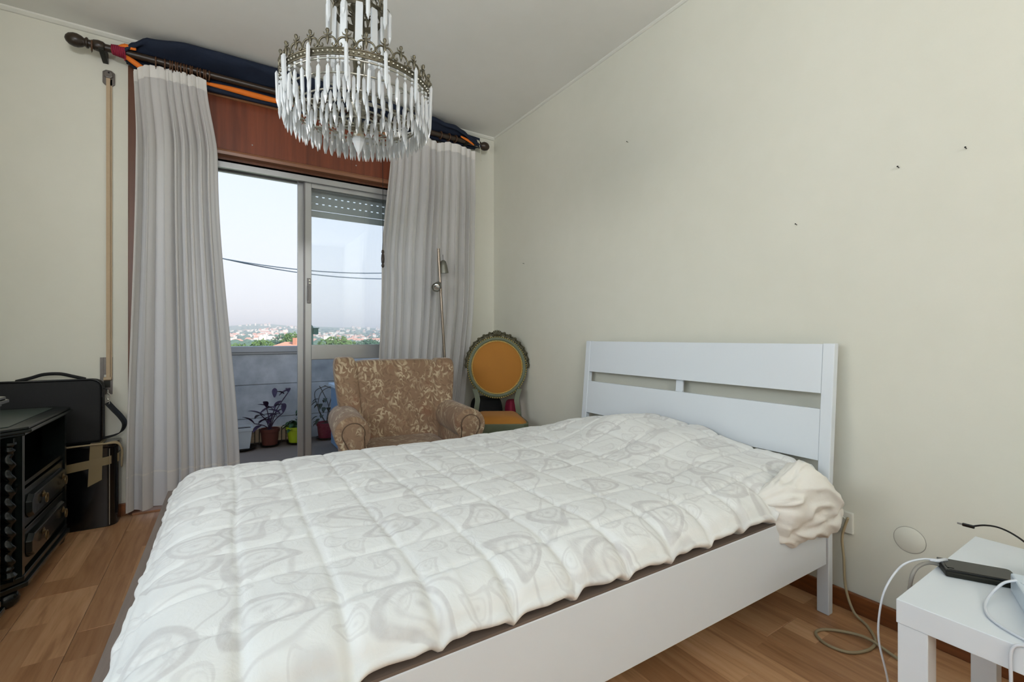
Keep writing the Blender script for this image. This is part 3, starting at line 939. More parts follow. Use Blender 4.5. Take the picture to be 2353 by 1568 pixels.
mat_t = ob('mattress', MB().box(-2.045, 0.040, 0.2775, -0.075, BW - 0.040, 0.452), 'mattress', bevel=0.035, seg=4, smooth=True,
           label='thin mattress in a pale sheet under the duvet', cat='mattress', loc=BO)
mat_t.rotation_euler = (0, 0, BR)

# duvet ------------------------------------------------------------
DX0, DX1, DY0, DY1 = -2.060, -0.074, -0.010, BW - 0.035
GQ = 0.160
HEADZ = [(0.0, 0.530), (0.15, 0.548), (0.33, 0.562), (0.53, 0.598), (0.79, 0.622), (1.08, 0.572), (1.25, 0.528), (1.36, 0.49)]
def seam(v):
    q = v / GQ
    return abs(q - round(q)) * GQ
def duvet_top(x, y):
    w1 = noise.noise(Vector((x * 2.6, y * 2.6, 0.3)))
    w2 = noise.noise(Vector((x * 7.0, y * 7.0, 5.3)))
    z = 0.518 + 0.007 * w1 + 0.003 * w2
    k = max(0.0, min(1.0, (x + 0.66) / 0.40))
    k = k * k * (3 - 2 * k)
    z += (interp(y, HEADZ) - 0.518 + 0.012 * noise.noise(Vector((x * 5, y * 3.2, 9)))) * k
    # quilting: gentle puffs with tight stitched seams
    sx_ = seam(x + 1.88 + 0.010 * w1)
    sy_ = seam(y - 0.10 + 0.012 * w2)
    z += 0.0045 * min(1, sx_ / 0.06) ** 0.5 * min(1, sy_ / 0.06) ** 0.5
    z -= 0.0048 * (math.exp(-(sx_ / 0.007) ** 2) + 1.25 * math.exp(-(sy_ / 0.006) ** 2))
    # short creases pulled from the seams
    c1_ = noise.noise(Vector((x * 16, y * 5.0, 2.0)))
    c2_ = noise.noise(Vector((x * 5 + 4, y * 17, 6.0)))
    z += 0.0026 * (max(0, 1 - abs(c1_) * 5) + max(0, 1 - abs(c2_) * 5)) * max(0, w2 + 0.35)
    return z
NX, NY = 330, 230
def duvet_fn(i, j):
    # i along the length, j across; the outer 7% folds down and under
    k = 0.055
    def split(t_):
        if t_ < k: return 0.0, (k - t_) / k, -1
        if t_ > 1 - k: return 1.0, (t_ - 1 + k) / k, 1
        return (t_ - k) / (1 - 2 * k), 0.0, 0
    u, du, su = split(i)
    v, dv, sv = split(j)
    lx, ly = DX1 - DX0, DY1 - DY0
    x = DX0 + u * lx
    y = DY0 + v * ly
    # rounded plan corners
    ex = min(u, 1 - u) * lx
    ey = min(v, 1 - v) * ly
    rc = 0.10
    if ex < rc and ey < rc and (rc - ex) ** 2 + (rc - ey) ** 2 > 0:
        dd = math.hypot(rc - ex, rc - ey)
        mx = max(rc - ex, rc - ey)
        if dd > 1e-6:
            s_ = mx / dd
            nx_, ny_ = (rc - ex) * s_, (rc - ey) * s_
            x = (DX0 + (rc - nx_)) if u < 0.5 else (DX1 - (rc - nx_))
            y = (DY0 + (rc - ny_)) if v < 0.5 else (DY1 - (rc - ny_))
            ed = rc - mx
        else:
            ed = rc
    else:
        ed = min(ex, ey)
    z = duvet_top(x, y)
    fall = 0.15
    if u > 0.9 and ex <= ey:
        t_ = 1.0
    else:
        t_ = min(ed / fall, 1.0)
    z -= 0.062 * (1 - math.sqrt(max(0.0, 1 - (1 - t_) ** 2)))
    # gathers along the near side and the foot
    near = math.exp(-(ey / 0.095) ** 2) if v < 0.5 else 0.0
    foot = math.exp(-(ex / 0.07) ** 2) if u < 0.5 else 0.0
    g = noise.noise(Vector((x * 27 + y * 12, y * 8.0, 4.4)))
    gb = noise.noise(Vector((x * 7 - y * 5, y * 6.0, 1.4)))
    z += near * (0.011 * (0.5 - abs(g) * 1.7) * max(0.15, min(1.0, 0.5 + 1.6 * noise.noise(Vector((x * 3.1, 7.7, 0.2))))) + 0.005 * gb) + foot * 0.008 * noise.noise(Vector((y * 13, x * 8, 1)))
    z -= near * 0.010 * math.exp(-(seam(x + 1.88) / 0.016) ** 2)
    d_ = max(du, dv)
    if d_ > 0:
        out = 0.022 * math.sin(PI * min(1, d_ * 0.85))
        out *= 1 + 0.5 * noise.noise(Vector((x * 17, y * 17, 8)))
        if u > 0.9 and du > 0: out *= 0.1
        down = 0.040 * d_ ** 1.15
        if dv >= du:
            y += sv * (out - 0.045 * d_ * d_)
        else:
            x += su * (out - 0.045 * d_ * d_)
        z = z - down
    return (x, y, z)
duv = ob('duvet', MB().grid(duvet_fn, NX, NY), 'duvet', smooth=True, loc=BO,
         label='quilted off-white paisley duvet spread over the bed', cat='duvet')
duv.rotation_euler = (0, 0, BR)

# the corner of the duvet slipping over the rail by the headboard: a crumpled sack of cloth, folds fanning out from the pinch
def corner_fn(i, j):
    # i: 0..1 along the bulge from the pinch (left) to the rounded end (right); j: around the section
    a = 2 * PI * j
    ln = 0.44 * i
    x = -0.485 + ln
    env = math.sin(PI * min(1.0, 0.10 + 0.90 * i ** 0.62)) ** 0.62
    up = interp(i, [(0, 0.010), (0.25, 0.080), (0.55, 0.125), (0.78, 0.105), (1, 0.012)])
    dn = interp(i, [(0, 0.020), (0.20, 0.110), (0.36, 0.142), (0.52, 0.128), (0.80, 0.125), (0.93, 0.095), (1, 0.012)])
    th = interp(i, [(0, 0.020), (0.3, 0.060), (0.7, 0.082), (0.92, 0.055), (1, 0.010)])
    zc = interp(i, [(0, 0.455), (0.5, 0.468), (0.8, 0.440), (1, 0.395)])
    sn, cs = math.sin(a), math.cos(a)
    h = up if sn > 0 else dn
    yc = interp(i, [(0, 0.070), (0.22, 0.000), (0.5, -0.012), (1, -0.004)])
    w_ = noise.noise(Vector((i * 2.0, cs * 0.9, sn * 0.9)))
    fan = a * 5.0 + 3.0 * w_ + 3.0 * i
    f1 = 1 - abs(math.sin(fan * 0.5)) ** 0.7
    r2 = noise.noise(Vector((i * 4.5 + sn * 1.5, cs * 2.2, sn * 2.2 + 2)))
    f2 = 1 - min(1.0, abs(r2) * 3.2)
    f3 = noise.noise(Vector((i * 9, cs * 5, sn * 5 + 5)))
    # one deep horizontal fold where the cloth doubles under itself
    dz_ = sn * h + zc - 0.400 - 0.05 * (i - 0.5)
    deep = math.exp(-(dz_ / 0.014) ** 2) * max(0.0, cs) * (1 if i > 0.22 else 0)
    k = 1 + env * (-0.24 * f1 + 0.20 * f2 + 0.06 * f3 - 0.34 * deep)
    z = zc + h * sn * (1 + env * (0.07 * f2 + 0.05 * f3 - 0.05 * f1))
    y = yc - th * cs * k
    x += 0.016 * r2 * env - 0.05 * max(0, sn) * i
    return (x, y, z)
ob('hanging_corner', MB().grid(corner_fn, 90, 110, cv=True), 'duvet_lining', duv, smooth=True, label='crumpled duvet corner hanging over the side rail')

# ================================================================== CURTAINS, ROD, CLOTH
RY, RZ = -0.100, 2.578
rod = thing('curtain_rod', (-1.37, RY, RZ), world=True, label='dark turned wooden curtain rod with ball finials', cat='curtain rod')
ob('pole', MB().tube([(-2.56, RY, RZ), (-0.16, RY, RZ - 0.008)], 0.0190, 16), 'darkwood', rod, smooth=True, angle=40)
def finial(x, s):
    prof = [(0.014, 0), (0.026, 0.002), (0.028, 0.008), (0.021, 0.014), (0.020, 0.018), (0.027, 0.026), (0.034, 0.044), (0.034, 0.060), (0.028, 0.078), (0.016, 0.090), (0.004, 0.095)]
    return MB().lathe(prof, 18, Matrix.Translation((x, RY, RZ if s < 0 else RZ - 0.008)) @ Matrix.Rotation(R(90 * s), 4, 'Y'))
ob('finial', finial(-2.545, -1), 'darkwood', rod, smooth=True)
ob('finial', finial(-0.185, 1), 'darkwood', rod, smooth=True)
ob('collar', MB().lathe([(0.017, -0.03), (0.026, -0.02), (0.029, 0), (0.026, 0.02), (0.017, 0.03)], 18, Matrix.Translation((-2.505, RY, RZ)) @ Matrix.Rotation(R(90), 4, 'Y')), 'darkwood', rod, smooth=True)
for bx_ in (-2.492, -0.30):
    ob('bracket', MB().prism([(-0.001, 2.535), (-0.001, 2.590), (-0.080, 2.600), (-0.122, 2.590), (-0.122, 2.553), (-0.085, 2.545), (-0.016, 2.535)], lambda a, b, d: (d, a, b), bx_ - 0.012, bx_ + 0.012), 'iron', rod, bevel=0.002)
# rings
ring_me = None
rg = MB()
rg.tube([(0, 0.026 * math.cos(2 * PI * k / 20), 0.026 * math.sin(2 * PI * k / 20)) for k in range(20)], 0.0042, 6, closed=True)
eye = MB().tube([(0, 0.004 * math.cos(2 * PI * k / 8), -0.034 + 0.004 * math.sin(2 * PI * k / 8)) for k in range(8)], 0.0012, 5, closed=True)
ring_me = rg.mesh('curtain_ring'); eye_me = eye.mesh('eyelet')
ring_me.shade_smooth()
rr_ = random.Random(5)
ringx = [-2.262, -2.222] + [-2.198 + 0.0135 * k + (0.012 if k > 8 else 0) for k in range(14)]
for k, xx in enumerate(ringx + [-2.533, -0.52, -0.452, -0.395]):
    left = k < len(ringx)
    lab = 'brown wooden curtain ring bunched over the gathered curtain by the blind strap' if left else ('brown wooden curtain ring left beside the ball finial near the wall bracket' if k == len(ringx) else 'brown wooden curtain ring above the curtain by the floor lamp')
    grp = 'curtain rings bunched together' if left else ('curtain rings above the wide curtain' if k > len(ringx) else None)
    o = ob('curtain_ring', ring_me, 'ringwood', smooth=False, loc=(xx, RY, RZ - 0.0085), label=lab, cat='curtain ring', group=grp)
    o.rotation_euler = (rr_.uniform(-0.15, 0.15), 0, rr_.uniform(-0.16, 0.16))
    e = ob('eyelet', eye_me, 'dark_metal', o)

def curtain(label, top, mid, bot, ztop, zmid, zbot, n, seed, topz, yoff, group=None):
    """top/mid/bot = (x0, x1) of the cloth at three heights; n pleats."""
    def edge(z, k):
        return interp(-z, [(-ztop, top[k]), (-zmid, mid[k]), (-zbot, bot[k])])
    def ph(s_):
        return 2 * PI * (n * s_ + 1.0 * noise.noise(Vector((s_ * 3.1, seed, 0))) + 0.40 * noise.noise(Vector((s_ * 9, seed, 4))))
    def fn(s_, t_, off=0.0):
        zt_ = interp(s_, topz)
        z = zt_ + (zbot - zt_) * t_
        x0, x1 = edge(z, 0), edge(z, 1)
        p = ph(s_)
        drift = 0.35 * noise.noise(Vector((s_ * 4, t_ * 1.6, seed + 9)))
        a = (0.011 + 0.029 * min(1, t_ * 6)) * (0.75 + 0.5 * noise.noise(Vector((s_ * 5, t_ * 1.2, seed + 2))))
        sn = math.sin(p + drift * 2.0 * t_)
        shp = math.copysign(abs(sn) ** 0.7, sn)
        x = x0 + (x1 - x0) * s_ + 0.010 * math.sin(2 * p + 0.8) * min(1, 0.4 + t_ * 3)
        y = RY + yoff + a * shp + 0.012 * noise.noise(Vector((s_ * 2.5, t_ * 2.0, seed)))
        return (x, y - off, z)
    cu = ob('curtain', MB().grid(fn, int(n * 22), 70), 'curtain', smooth=True, label=label, cat='curtain')
    hd = 0.068 / (ztop - zbot)
    ob('heading_tape', MB().grid(lambda a, b: fn(a, b * hd, 0.0022), int(n * 16), 6), 'curtain_head', cu, smooth=True, label='paler stiff heading tape')
    t0 = 1 - 0.205 / (ztop - zbot)
    ob('hem_seam', MB().grid(lambda a, b: fn(a, t0 + b * 0.004, 0.0022), int(n * 16), 3), 'curtain_head', cu, smooth=True)
    return cu
cuL = curtain('grey gathered curtain hanging beside the blind strap', (-2.362, -2.020), (-2.345, -1.965), (-2.392, -1.845), 2.545, 2.07, 0.045, 8.5, 1.3,
        [(0, 2.487), (0.10, 2.522), (0.24, 2.548), (0.5, 2.548), (0.8, 2.545), (1, 2.535)], -0.004)
cuR = curtain('wide grey pleated curtain hanging behind the floor lamp', (-0.905, -0.225), (-0.985, -0.235), (-1.030, -0.350), 2.545, 1.5, 0.045, 12.0, 4.7,
        [(0, 2.50), (0.18, 2.53), (0.33, 2.552), (0.44, 2.520), (0.55, 2.506), (0.66, 2.532), (0.78, 2.527), (1, 2.505)], -0.004)

# navy and orange cloth slung over the rod
def prof_top(x):
    return interp(x, [(-2.47, 2.592), (-2.41, 2.600), (-2.36, 2.645), (-2.29, 2.685), (-2.1, 2.697), (-1.5, 2.697), (-1.0, 2.690), (-0.60, 2.682), (-0.50, 2.664), (-0.42, 2.668), (-0.34, 2.648), (-0.27, 2.612), (-0.205, 2.592), (-0.17, 2.590)])
def prof_bot(x):
    return interp(x, [(-2.47, 2.566), (-2.41, 2.555), (-2.34, 2.512), (-2.0, 2.496), (-1.6, 2.500), (-1.0, 2.52), (-0.6, 2.545), (-0.30, 2.545), (-0.22, 2.545), (-0.17, 2.560)])
def prof_front(x):
    return interp(x, [(-2.47, -0.115), (-2.40, -0.122), (-2.30, -0.150), (-2.1, -0.195), (-1.5, -0.195), (-0.65, -0.165), (-0.42, -0.150), (-0.26, -0.135), (-0.17, -0.122)])
def cloth_fn(i, j):
    x = -2.40 + (-0.178 + 2.40) * i
    tz, bz, fy = prof_top(x), prof_bot(x), prof_front(x)
    a = 2 * PI * j
    n1 = noise.noise(Vector((x * 3.2, math.cos(a) * 0.9, math.sin(a) * 0.9)))
    n2 = noise.noise(Vector((x * 9, math.cos(a) * 1.8, math.sin(a) * 1.8 + 4)))
    # section: a sack whose front lies above and behind the rod
    pts = [(-0.060, bz), (-0.034, bz + 0.008), (-0.022, 2.56), (-0.022, 2.62), (-0.034, tz - 0.02), (-0.075, tz), (fy * 0.75, tz), (fy, tz - 0.018), (fy * 0.98, tz - 0.045),
           (max(fy * 0.86, -0.150), 2.625), (-0.100, 2.603), (-0.072, 2.588), (-0.070, 2.555), (-0.072, bz + 0.012)]
    m_ = len(pts)
    q = (a / (2 * PI)) * m_
    k = int(q) % m_; f_ = q - int(q)
    p0, p1, p2, p3 = (Vector(pts[(k + d) % m_]) for d in (-1, 0, 1, 2))
    p = 0.5 * ((2 * p1) + (p2 - p0) * f_ + (2 * p0 - 5 * p1 + 4 * p2 - p3) * f_ * f_ + (3 * p1 - p0 - 3 * p2 + p3) * f_ ** 3)
    y, z = p.x + 0.010 * n2, p.y + 0.008 * n1 + 0.004 * n2
    z = min(z, H - 0.004)
    y = min(y, -0.016)
    return (x, y, z)
cl = ob('draped_cloth', MB().grid(cloth_fn, 130, 56, cv=True), 'navy', smooth=True, label='navy blue cloth with orange lining bundled over the curtain rod', cat='cloth')
# orange lining showing beside and under the pole
def ribbon(pts, w0, w1, thick=0.004):
    """a flat folded strip following pts; w = widths"""
    c = smoothpts(pts, 6)
    mb = MB()
    n_ = len(c)
    vs = []; fs = []
    for i, p in enumerate(c):
        t_ = i / (n_ - 1)
        w = (w0 + (w1 - w0) * t_) * (0.35 + 0.65 * math.sin(PI * min(1, max(0, 0.08 + 0.84 * t_))))
        off = Vector((0, -0.25, 1)).normalized() * w / 2
        nrm = Vector((0, -1, -0.25)).normalized()
        bulge = nrm * w * 0.28
        vs += [p - off, p + bulge, p + off, p + off - nrm * thick, p - off - nrm * thick]
    for i in range(n_ - 1):
        a, b = i * 5, (i + 1) * 5
        for k in range(5):
            fs.append((a + k, a + (k + 1) % 5, b + (k + 1) % 5, b + k))
    fs.append((4, 3, 2, 1, 0)); e_ = (n_ - 1) * 5
    fs.append(tuple(e_ + k for k in range(5)))
    return mb.add(vs, fs)
for pts, w0, w1 in (([(-2.425, -0.118, 2.588), (-2.39, -0.128, 2.600), (-2.345, -0.130, 2.598)], 0.030, 0.022),
                    ([(-2.405, -0.108, 2.560), (-2.36, -0.102, 2.538), (-2.32, -0.092, 2.520), (-2.285, -0.082, 2.516)], 0.034, 0.030),
                    ([(-2.05, -0.080, 2.530), (-1.90, -0.084, 2.530), (-1.74, -0.086, 2.526), (-1.55, -0.082, 2.528)], 0.026, 0.040),
                    ([(-0.36, -0.128, 2.588), (-0.29, -0.132, 2.566), (-0.245, -0.130, 2.545)], 0.020, 0.016)):
    ob('orange_lining', ribbon(pts, w0, w1), 'orange', cl, smooth=True, label='bright orange lining turned out below the rod')
ob('lining_tip', MB().lathe([(0.019, -0.012), (0.021, 0), (0.019, 0.012)], 14, Matrix.Translation((-2.442, RY, RZ)) @ Matrix.Rotation(R(84), 4, 'Y')), 'orange', cl, smooth=True)
ob('lining_tip', MB().lathe([(0.019, -0.004), (0.022, 0), (0.019, 0.004)], 14, Matrix.Translation((-0.176, RY, RZ - 0.008)) @ Matrix.Rotation(R(80), 4, 'Y')), 'orange', cl, smooth=True)
def coil(x0, x1, turns, r0, r1):
    return [(x0 + (x1 - x0) * k / (turns * 14), RY + (r0 + (r1 - r0) * k / (turns * 14)) * math.cos(2 * PI * k / 14), RZ + (r0 + (r1 - r0) * k / (turns * 14)) * math.sin(2 * PI * k / 14)) for k in range(turns * 14 + 1)]
ob('red_tie', MB().tube(coil(-2.452, -2.392, 7, 0.0205, 0.030), 0.0058, 6), 'crimson', cl, smooth=True, label='crimson ribbon binding the cloth to the rod')
ob('red_tie_end', MB().tube(smoothpts([(-2.395, -0.125, 2.56), (-2.390, -0.128, 2.54), (-2.394, -0.126, 2.522)], 4), 0.003, 6), 'crimson', cl)
ob('string_tie', MB().tube(coil(-0.212, -0.188, 4, 0.026, 0.024), 0.0022, 6), 'string', cl, smooth=True, label='pale string tying the cloth end')
ob('string_end', MB().tube(smoothpts([(-0.195, -0.126, 2.56), (-0.186, -0.128, 2.52), (-0.180, -0.126, 2.46), (-0.178, -0.126, 2.43)], 5), 0.0018, 5), 'string', cl)

# dark wooden pull on a cord at the edge of the wide curtain
pl = thing('curtain_pull', (-0.988, -0.165, 1.50), label='dark turned wooden pull hanging on a cord by the curtain', cat='curtain pull')
ob('handle', MB().lathe([(0.004, 0.125), (0.009, 0.12), (0.010, 0.105), (0.006, 0.10), (0.010, 0.09), (0.012, 0.06), (0.010, 0.035), (0.006, 0.028), (0.010, 0.02), (0.011, 0.01), (0.004, 0.0)], 14), 'darkwood', pl, smooth=True)
ob('cord', MB().tube([(0, 0, 0.12), (0.004, 0.01, 0.5), (0.010, 0.045, 1.0), (0.012, 0.058, 1.055)], 0.002, 6), 'dark_metal', pl)

# blind strap on the wall
bs = thing('blind_strap', (-2.485, 0, 0.69), world=True, label='beige roller blind strap with chrome guide and recessed winder on the wall', cat='blind strap')
def rrect(x0, z0, x1, z1, c):
    return [(x0 + c, z0), (x1 - c, z0), (x1, z0 + c), (x1, z1 - c), (x1 - c * 1.2, z1), (x0 + c * 1.2, z1), (x0, z1 - c), (x0, z0 + c)]
g = ob('strap_guide', MB().prism(rrect(-2.505, 2.415, -2.452, 2.500, 0.012), lambda a, b, d: (a, d, b), -0.010, 0.0), 'chrome', bs, bevel=0.002)
ob('guide_hood', MB().prism(rrect(-2.498, 2.452, -2.459, 2.492, 0.010), lambda a, b, d: (a, d, b), -0.024, -0.010), 'chrome', g, bevel=0.004)
ob('screw_hole', MB().lathe([(0.0045, 0), (0.0045, 0.0015), (0.001, 0.002)], 10, Matrix.Translation((-2.476, -0.024, 2.48)) @ Matrix.Rotation(R(90), 4, 'X')), 'dark_metal', g)
ob('strap', MB().box(-2.488, -0.019, 0.775, -2.471, -0.0165, 2.458), 'strap', bs)
ob('strap_inner', MB().box(-2.473, -0.010, 0.775, -2.464, -0.008, 2.45), 'strap', bs)
wb = ob('winder_plate', MB().box(-2.516, -0.005, 0.690, -2.463, 0.0, 0.728).box(-2.516, -0.005, 0.80, -2.502, 0, 0.897).box(-2.476, -0.005, 0.80, -2.463, 0, 0.897).box(-2.516, -0.005, 0.728, -2.500, 0, 0.80).box(-2.472, -0.005, 0.728, -2.463, 0, 0.80).box(-2.502, -0.002, 0.80, -2.476, 0.0, 0.897), 'chrome', bs, label='chrome winder cover plate')
ob('winder_slot', MB().box(-2.500, -0.004, 0.728, -2.472, -0.001, 0.772), 'iron', wb)
ob('winder_roll', MB().tube([(-2.499, -0.012, 0.778), (-2.467, -0.012, 0.778)], 0.010, 12), 'strap', wb, smooth=True, angle=40)

# ================================================================== CHANDELIER
CX, CY = -1.520, -1.630
ch = thing('chandelier', (CX, CY, 1.66), world=True, label='tiered crystal prism chandelier with a silver filigree crown', cat='chandelier')
def at(r, a, z):
    return Vector((CX + r * math.cos(a), CY + r * math.sin(a), z))
ob('ceiling_rose', MB().lathe([(0.06, H - 0.001), (0.058, H - 0.012), (0.04, H - 0.03), (0.016, H - 0.045), (0.010, H - 0.06)], 24, Matrix.Translation((CX, CY, 0))), 'silver', ch, smooth=True, angle=40)
st = [(0.006, H - 0.05), (0.006, 2.42), (0.014, 2.40), (0.020, 2.375), (0.012, 2.35), (0.008, 2.33), (0.008, 2.27), (0.022, 2.255), (0.030, 2.235), (0.020, 2.215), (0.016, 2.20)]
ob('stem', MB().lathe(st[::-1], 16, Matrix.Translation((CX, CY, 0))), 'silver', ch, smooth=True, angle=40)
def twist(i, j):
    a = 2 * PI * i
    z = 2.205 - 0.27 * j
    r = 0.017 + 0.004 * math.cos(6 * a + z * 90)
    return tuple(at(r, a, z))
ob('twisted_stem', MB().grid(twist, 36, 60, cu=True), 'silver', ch, smooth=True)
ob('lower_stem', MB().lathe([(0.004, 1.735), (0.016, 1.745), (0.022, 1.76), (0.012, 1.78), (0.012, 1.83), (0.028, 1.85), (0.034, 1.87), (0.02, 1.895), (0.012, 1.91), (0.030, 1.925), (0.022, 1.94)], 18, Matrix.Translation((CX, CY, 0))), 'silver_pale', ch, smooth=True, angle=40)
def hoop(r, z, rt, n=56):
    return MB().tube([at(r, 2 * PI * k / n, z) for k in range(n)], rt, 6, closed=True)
def band(r, z0, z1, t_, n=72):
    vs = []; fs = []
    for k in range(n):
        a = 2 * PI * k / n
        vs += [at(r, a, z0), at(r, a, z1), at(r - t_, a, z1), at(r - t_, a, z0)]
    for k in range(n):
        a, b = k * 4, ((k + 1) % n) * 4
        for q in range(4):
            fs.append((a + q, a + (q + 1) % 4, b + (q + 1) % 4, b + q))
    return MB().add(vs, fs)
RB, ZB = 0.262, 1.912
b1 = ob('crown_band', band(RB, ZB - 0.008, ZB + 0.010, 0.003), 'silver', ch, label='pierced silver band of the crown')
for zz in (ZB - 0.009, ZB + 0.011):
    ob('band_edge', hoop(RB, zz, 0.0028), 'silver', b1, smooth=True)
sd_ = MB()
for k in range(104):
    p = at(RB + 0.001, 2 * PI * k / 104, ZB + 0.001)
    sd_.lathe([(0.0036, -0.003), (0.0040, 0), (0.0026, 0.003)], 5, Matrix.Translation(p))
ob('band_studs', sd_, 'silver_pale', b1, kind='stuff')
# crown ornament: two scrolls, a star and a bud, drawn in the local xz plane
def orn(s_):
    mb = MB()
    for m_ in (-1, 1):
        c_ = [(0.004 * m_, 0, 0.030), (0.014 * m_, 0, 0.029), (0.023 * m_, 0, 0.020), (0.0245 * m_, 0, 0.009), (0.018 * m_, 0, 0.003), (0.013 * m_, 0, 0.008), (0.0155 * m_, 0, 0.013)]
        c_ = [(a * s_, b, z * s_) for a, b, z in c_]
        mb.tube(smoothpts(c_, 3), [0.0030 * s_] * 12 + [0.0022 * s_] * 7, 5)
        mb.tube([(0, 0, 0.036 * s_), (0.010 * m_ * s_, 0.002, 0.040 * s_), (0.0125 * m_ * s_, 0.002, 0.046 * s_)], [0.0025 * s_, 0.0022 * s_, 0.0008], 5)
    mb.lathe([(0.001, 0.008 * s_), (0.0035 * s_, 0.018 * s_), (0.006 * s_, 0.028 * s_), (0.003 * s_, 0.034 * s_), (0.0022 * s_, 0.040 * s_), (0.0055 * s_, 0.048 * s_), (0.0045 * s_, 0.053 * s_), (0.001, 0.055 * s_)], 7)
    me = mb.mesh('crown_ornament'); me.shade_smooth(); return me
om = orn(1.12)
NO = 28
for k in range(NO):
    a = 2 * PI * (k + 0.3) / NO
    o = ob('crown_ornament', om, 'silver', ch, loc=at(RB + 0.001, a, ZB + 0.010) - Vector(ch.location))
    o.rotation_euler = (0, 0, a + PI / 2)
om2 = orn(1.25)
ZU, RU = 2.205, 0.083
b2 = ob('upper_band', band(RU, ZU - 0.008, ZU + 0.010, 0.003, 48), 'silver', ch)
for zz in (ZU - 0.009, ZU + 0.011):
    ob('band_edge', hoop(RU, zz, 0.0026, 40), 'silver', b2, smooth=True)
for k in range(9):
    a = 2 * PI * k / 9 + 0.2
    o = ob('crown_ornament', om2, 'silver', ch, loc=at(RU + 0.002, a, ZU + 0.008) - Vector(ch.location))
    o.rotation_euler = (0, 0, a + PI / 2)
ob('inner_ring', band(0.066, 2.255, 2.272, 0.0025, 40), 'silver', ch)
sp_ = MB()
for k in range(3):
    a = 2 * PI * k / 3 + 0.9
    sp_.tube(smoothpts([at(0.014, a, 2.25), at(0.05, a, 2.262), at(RU, a, 2.215)], 5), 0.0028, 6)
ob('spoke', sp_, 'silver', ch, smooth=True)
tiers = [(0.258, 1.888, 52), (0.246, 1.850, 52), (0.216, 1.815, 48), (0.172, 1.800, 40), (0.120, 1.797, 28), (0.066, 1.796, 15)]
for r, z, n_ in tiers:
    ob('tier_ring', hoop(r, z + 0.004, 0.0032), 'silver_pale', ch, smooth=True)
for k in range(6):
    a = 2 * PI * k / 6 + 0.35
    ob('spoke', MB().tube(smoothpts([at(0.02, a, 1.885), at(0.12, a, 1.905), at(RB - 0.002, a, ZB)], 5), 0.0036, 6), 'silver_pale', ch, smooth=True)
    ob('rib', MB().tube(smoothpts([at(0.257, a, 1.890), at(0.246, a, 1.853), at(0.216, a, 1.818), at(0.172, a, 1.803), at(0.066, a, 1.799), at(0.012, a, 1.796)], 4), 0.0030, 6), 'silver_pale', ch, smooth=True)
ob('lamp_dish', band(0.135, 1.835, 1.85, 0.003, 48), 'silver', ch)
def spear(l, r, top=0.010, tip=0.022, n=6):
    me = MB().lathe([(0.0012, 0), (r, -top), (r * 1.04, -l + tip), (0.0006, -l)], n).mesh('crystal_spear')
    return me
bead = MB()
for q in range(2):
    bead.lathe([(0.001, -q * 0.012), (0.0045, -q * 0.012 - 0.003), (0.0045, -q * 0.012 - 0.007), (0.001, -q * 0.012 - 0.010)], 8)
bead_me = bead.mesh('bead_link')
sp1 = spear(0.092, 0.0060); sp2 = spear(0.070, 0.0058); sp3 = spear(0.056, 0.0056, 0.008, 0.014)
rr_ = random.Random(9)
def hang(me, p, rz, name='crystal_spear'):
    o = ob(name, me, 'crystal', ch, loc=p - Vector(ch.location))
    o.rotation_euler = (rr_.uniform(-0.04, 0.04), rr_.uniform(-0.04, 0.04), rz)
    return o
for ti, (r, z, n_) in enumerate(tiers):
    me = (sp1, sp1, sp2, sp2, sp3, sp3)[ti]
    for k in range(n_):
        a = 2 * PI * (k + 0.5 * (ti % 2)) / n_
        if ti == 0:
            o = hang(me, at(RB - 0.001, a, ZB - 0.038), a)
            e = ob('bead_link', bead_me, 'crystal', o, loc=(0, 0, 0.026))
        else:
            hang(me, at(r, a, z - 0.002), a)
# flat prisms mounted on the crown
fp = MB().prism([(-0.0085, -0.004), (0.0085, -0.004), (0.0105, -0.014), (0.0105, -0.105), (0, -0.122), (-0.0105, -0.105), (-0.0105, -0.014)], lambda a, b, d: (a, d, b), -0.0035, 0.0035).mesh('flat_prism')
fp_thin = spear(0.125, 0.0062)
for k in range(14):
    a = 2 * PI * (k + 0.65) / 14
    o = hang(fp_thin if k % 7 else fp, at(RB + 0.010, a, ZB + 0.026), a + PI / 2, 'crown_prism')
# upper tier: long flat prisms and short spears
lp = MB().prism([(-0.011, -0.004), (0.011, -0.004), (0.0125, -0.016), (0.0125, -0.205), (0, -0.220), (-0.0125, -0.205), (-0.0125, -0.016)], lambda a, b, d: (a, d, b), -0.004, 0.004).mesh('long_prism')
for k in range(10):
    a = 2 * PI * k / 10 + 0.1
    hang(lp, at(RU + 0.004, a, ZU - 0.004), a + PI / 2, 'long_prism')
spu = spear(0.12, 0.0075)
for k in range(9):
    a = 2 * PI * (k + 0.5) / 9 + 0.2
    hang(spu, at(RU + 0.030, a, ZU + 0.045), a, 'upper_spear')
    ob('prism_hook', MB().tube(smoothpts([at(RU, a, ZU + 0.01), at(RU + 0.018, a, ZU + 0.055), at(RU + 0.030, a, ZU + 0.046)], 4), 0.0014, 5), 'silver', ch)
ob('drop_ball', MB().lathe([(0.002, 1.772), (0.014, 1.762), (0.0235, 1.744), (0.022, 1.733), (0.013, 1.712), (0.0012, 1.686)], 8, Matrix.Translation((CX, CY, 0))), 'crystal', ch, label='faceted crystal drop under the centre')

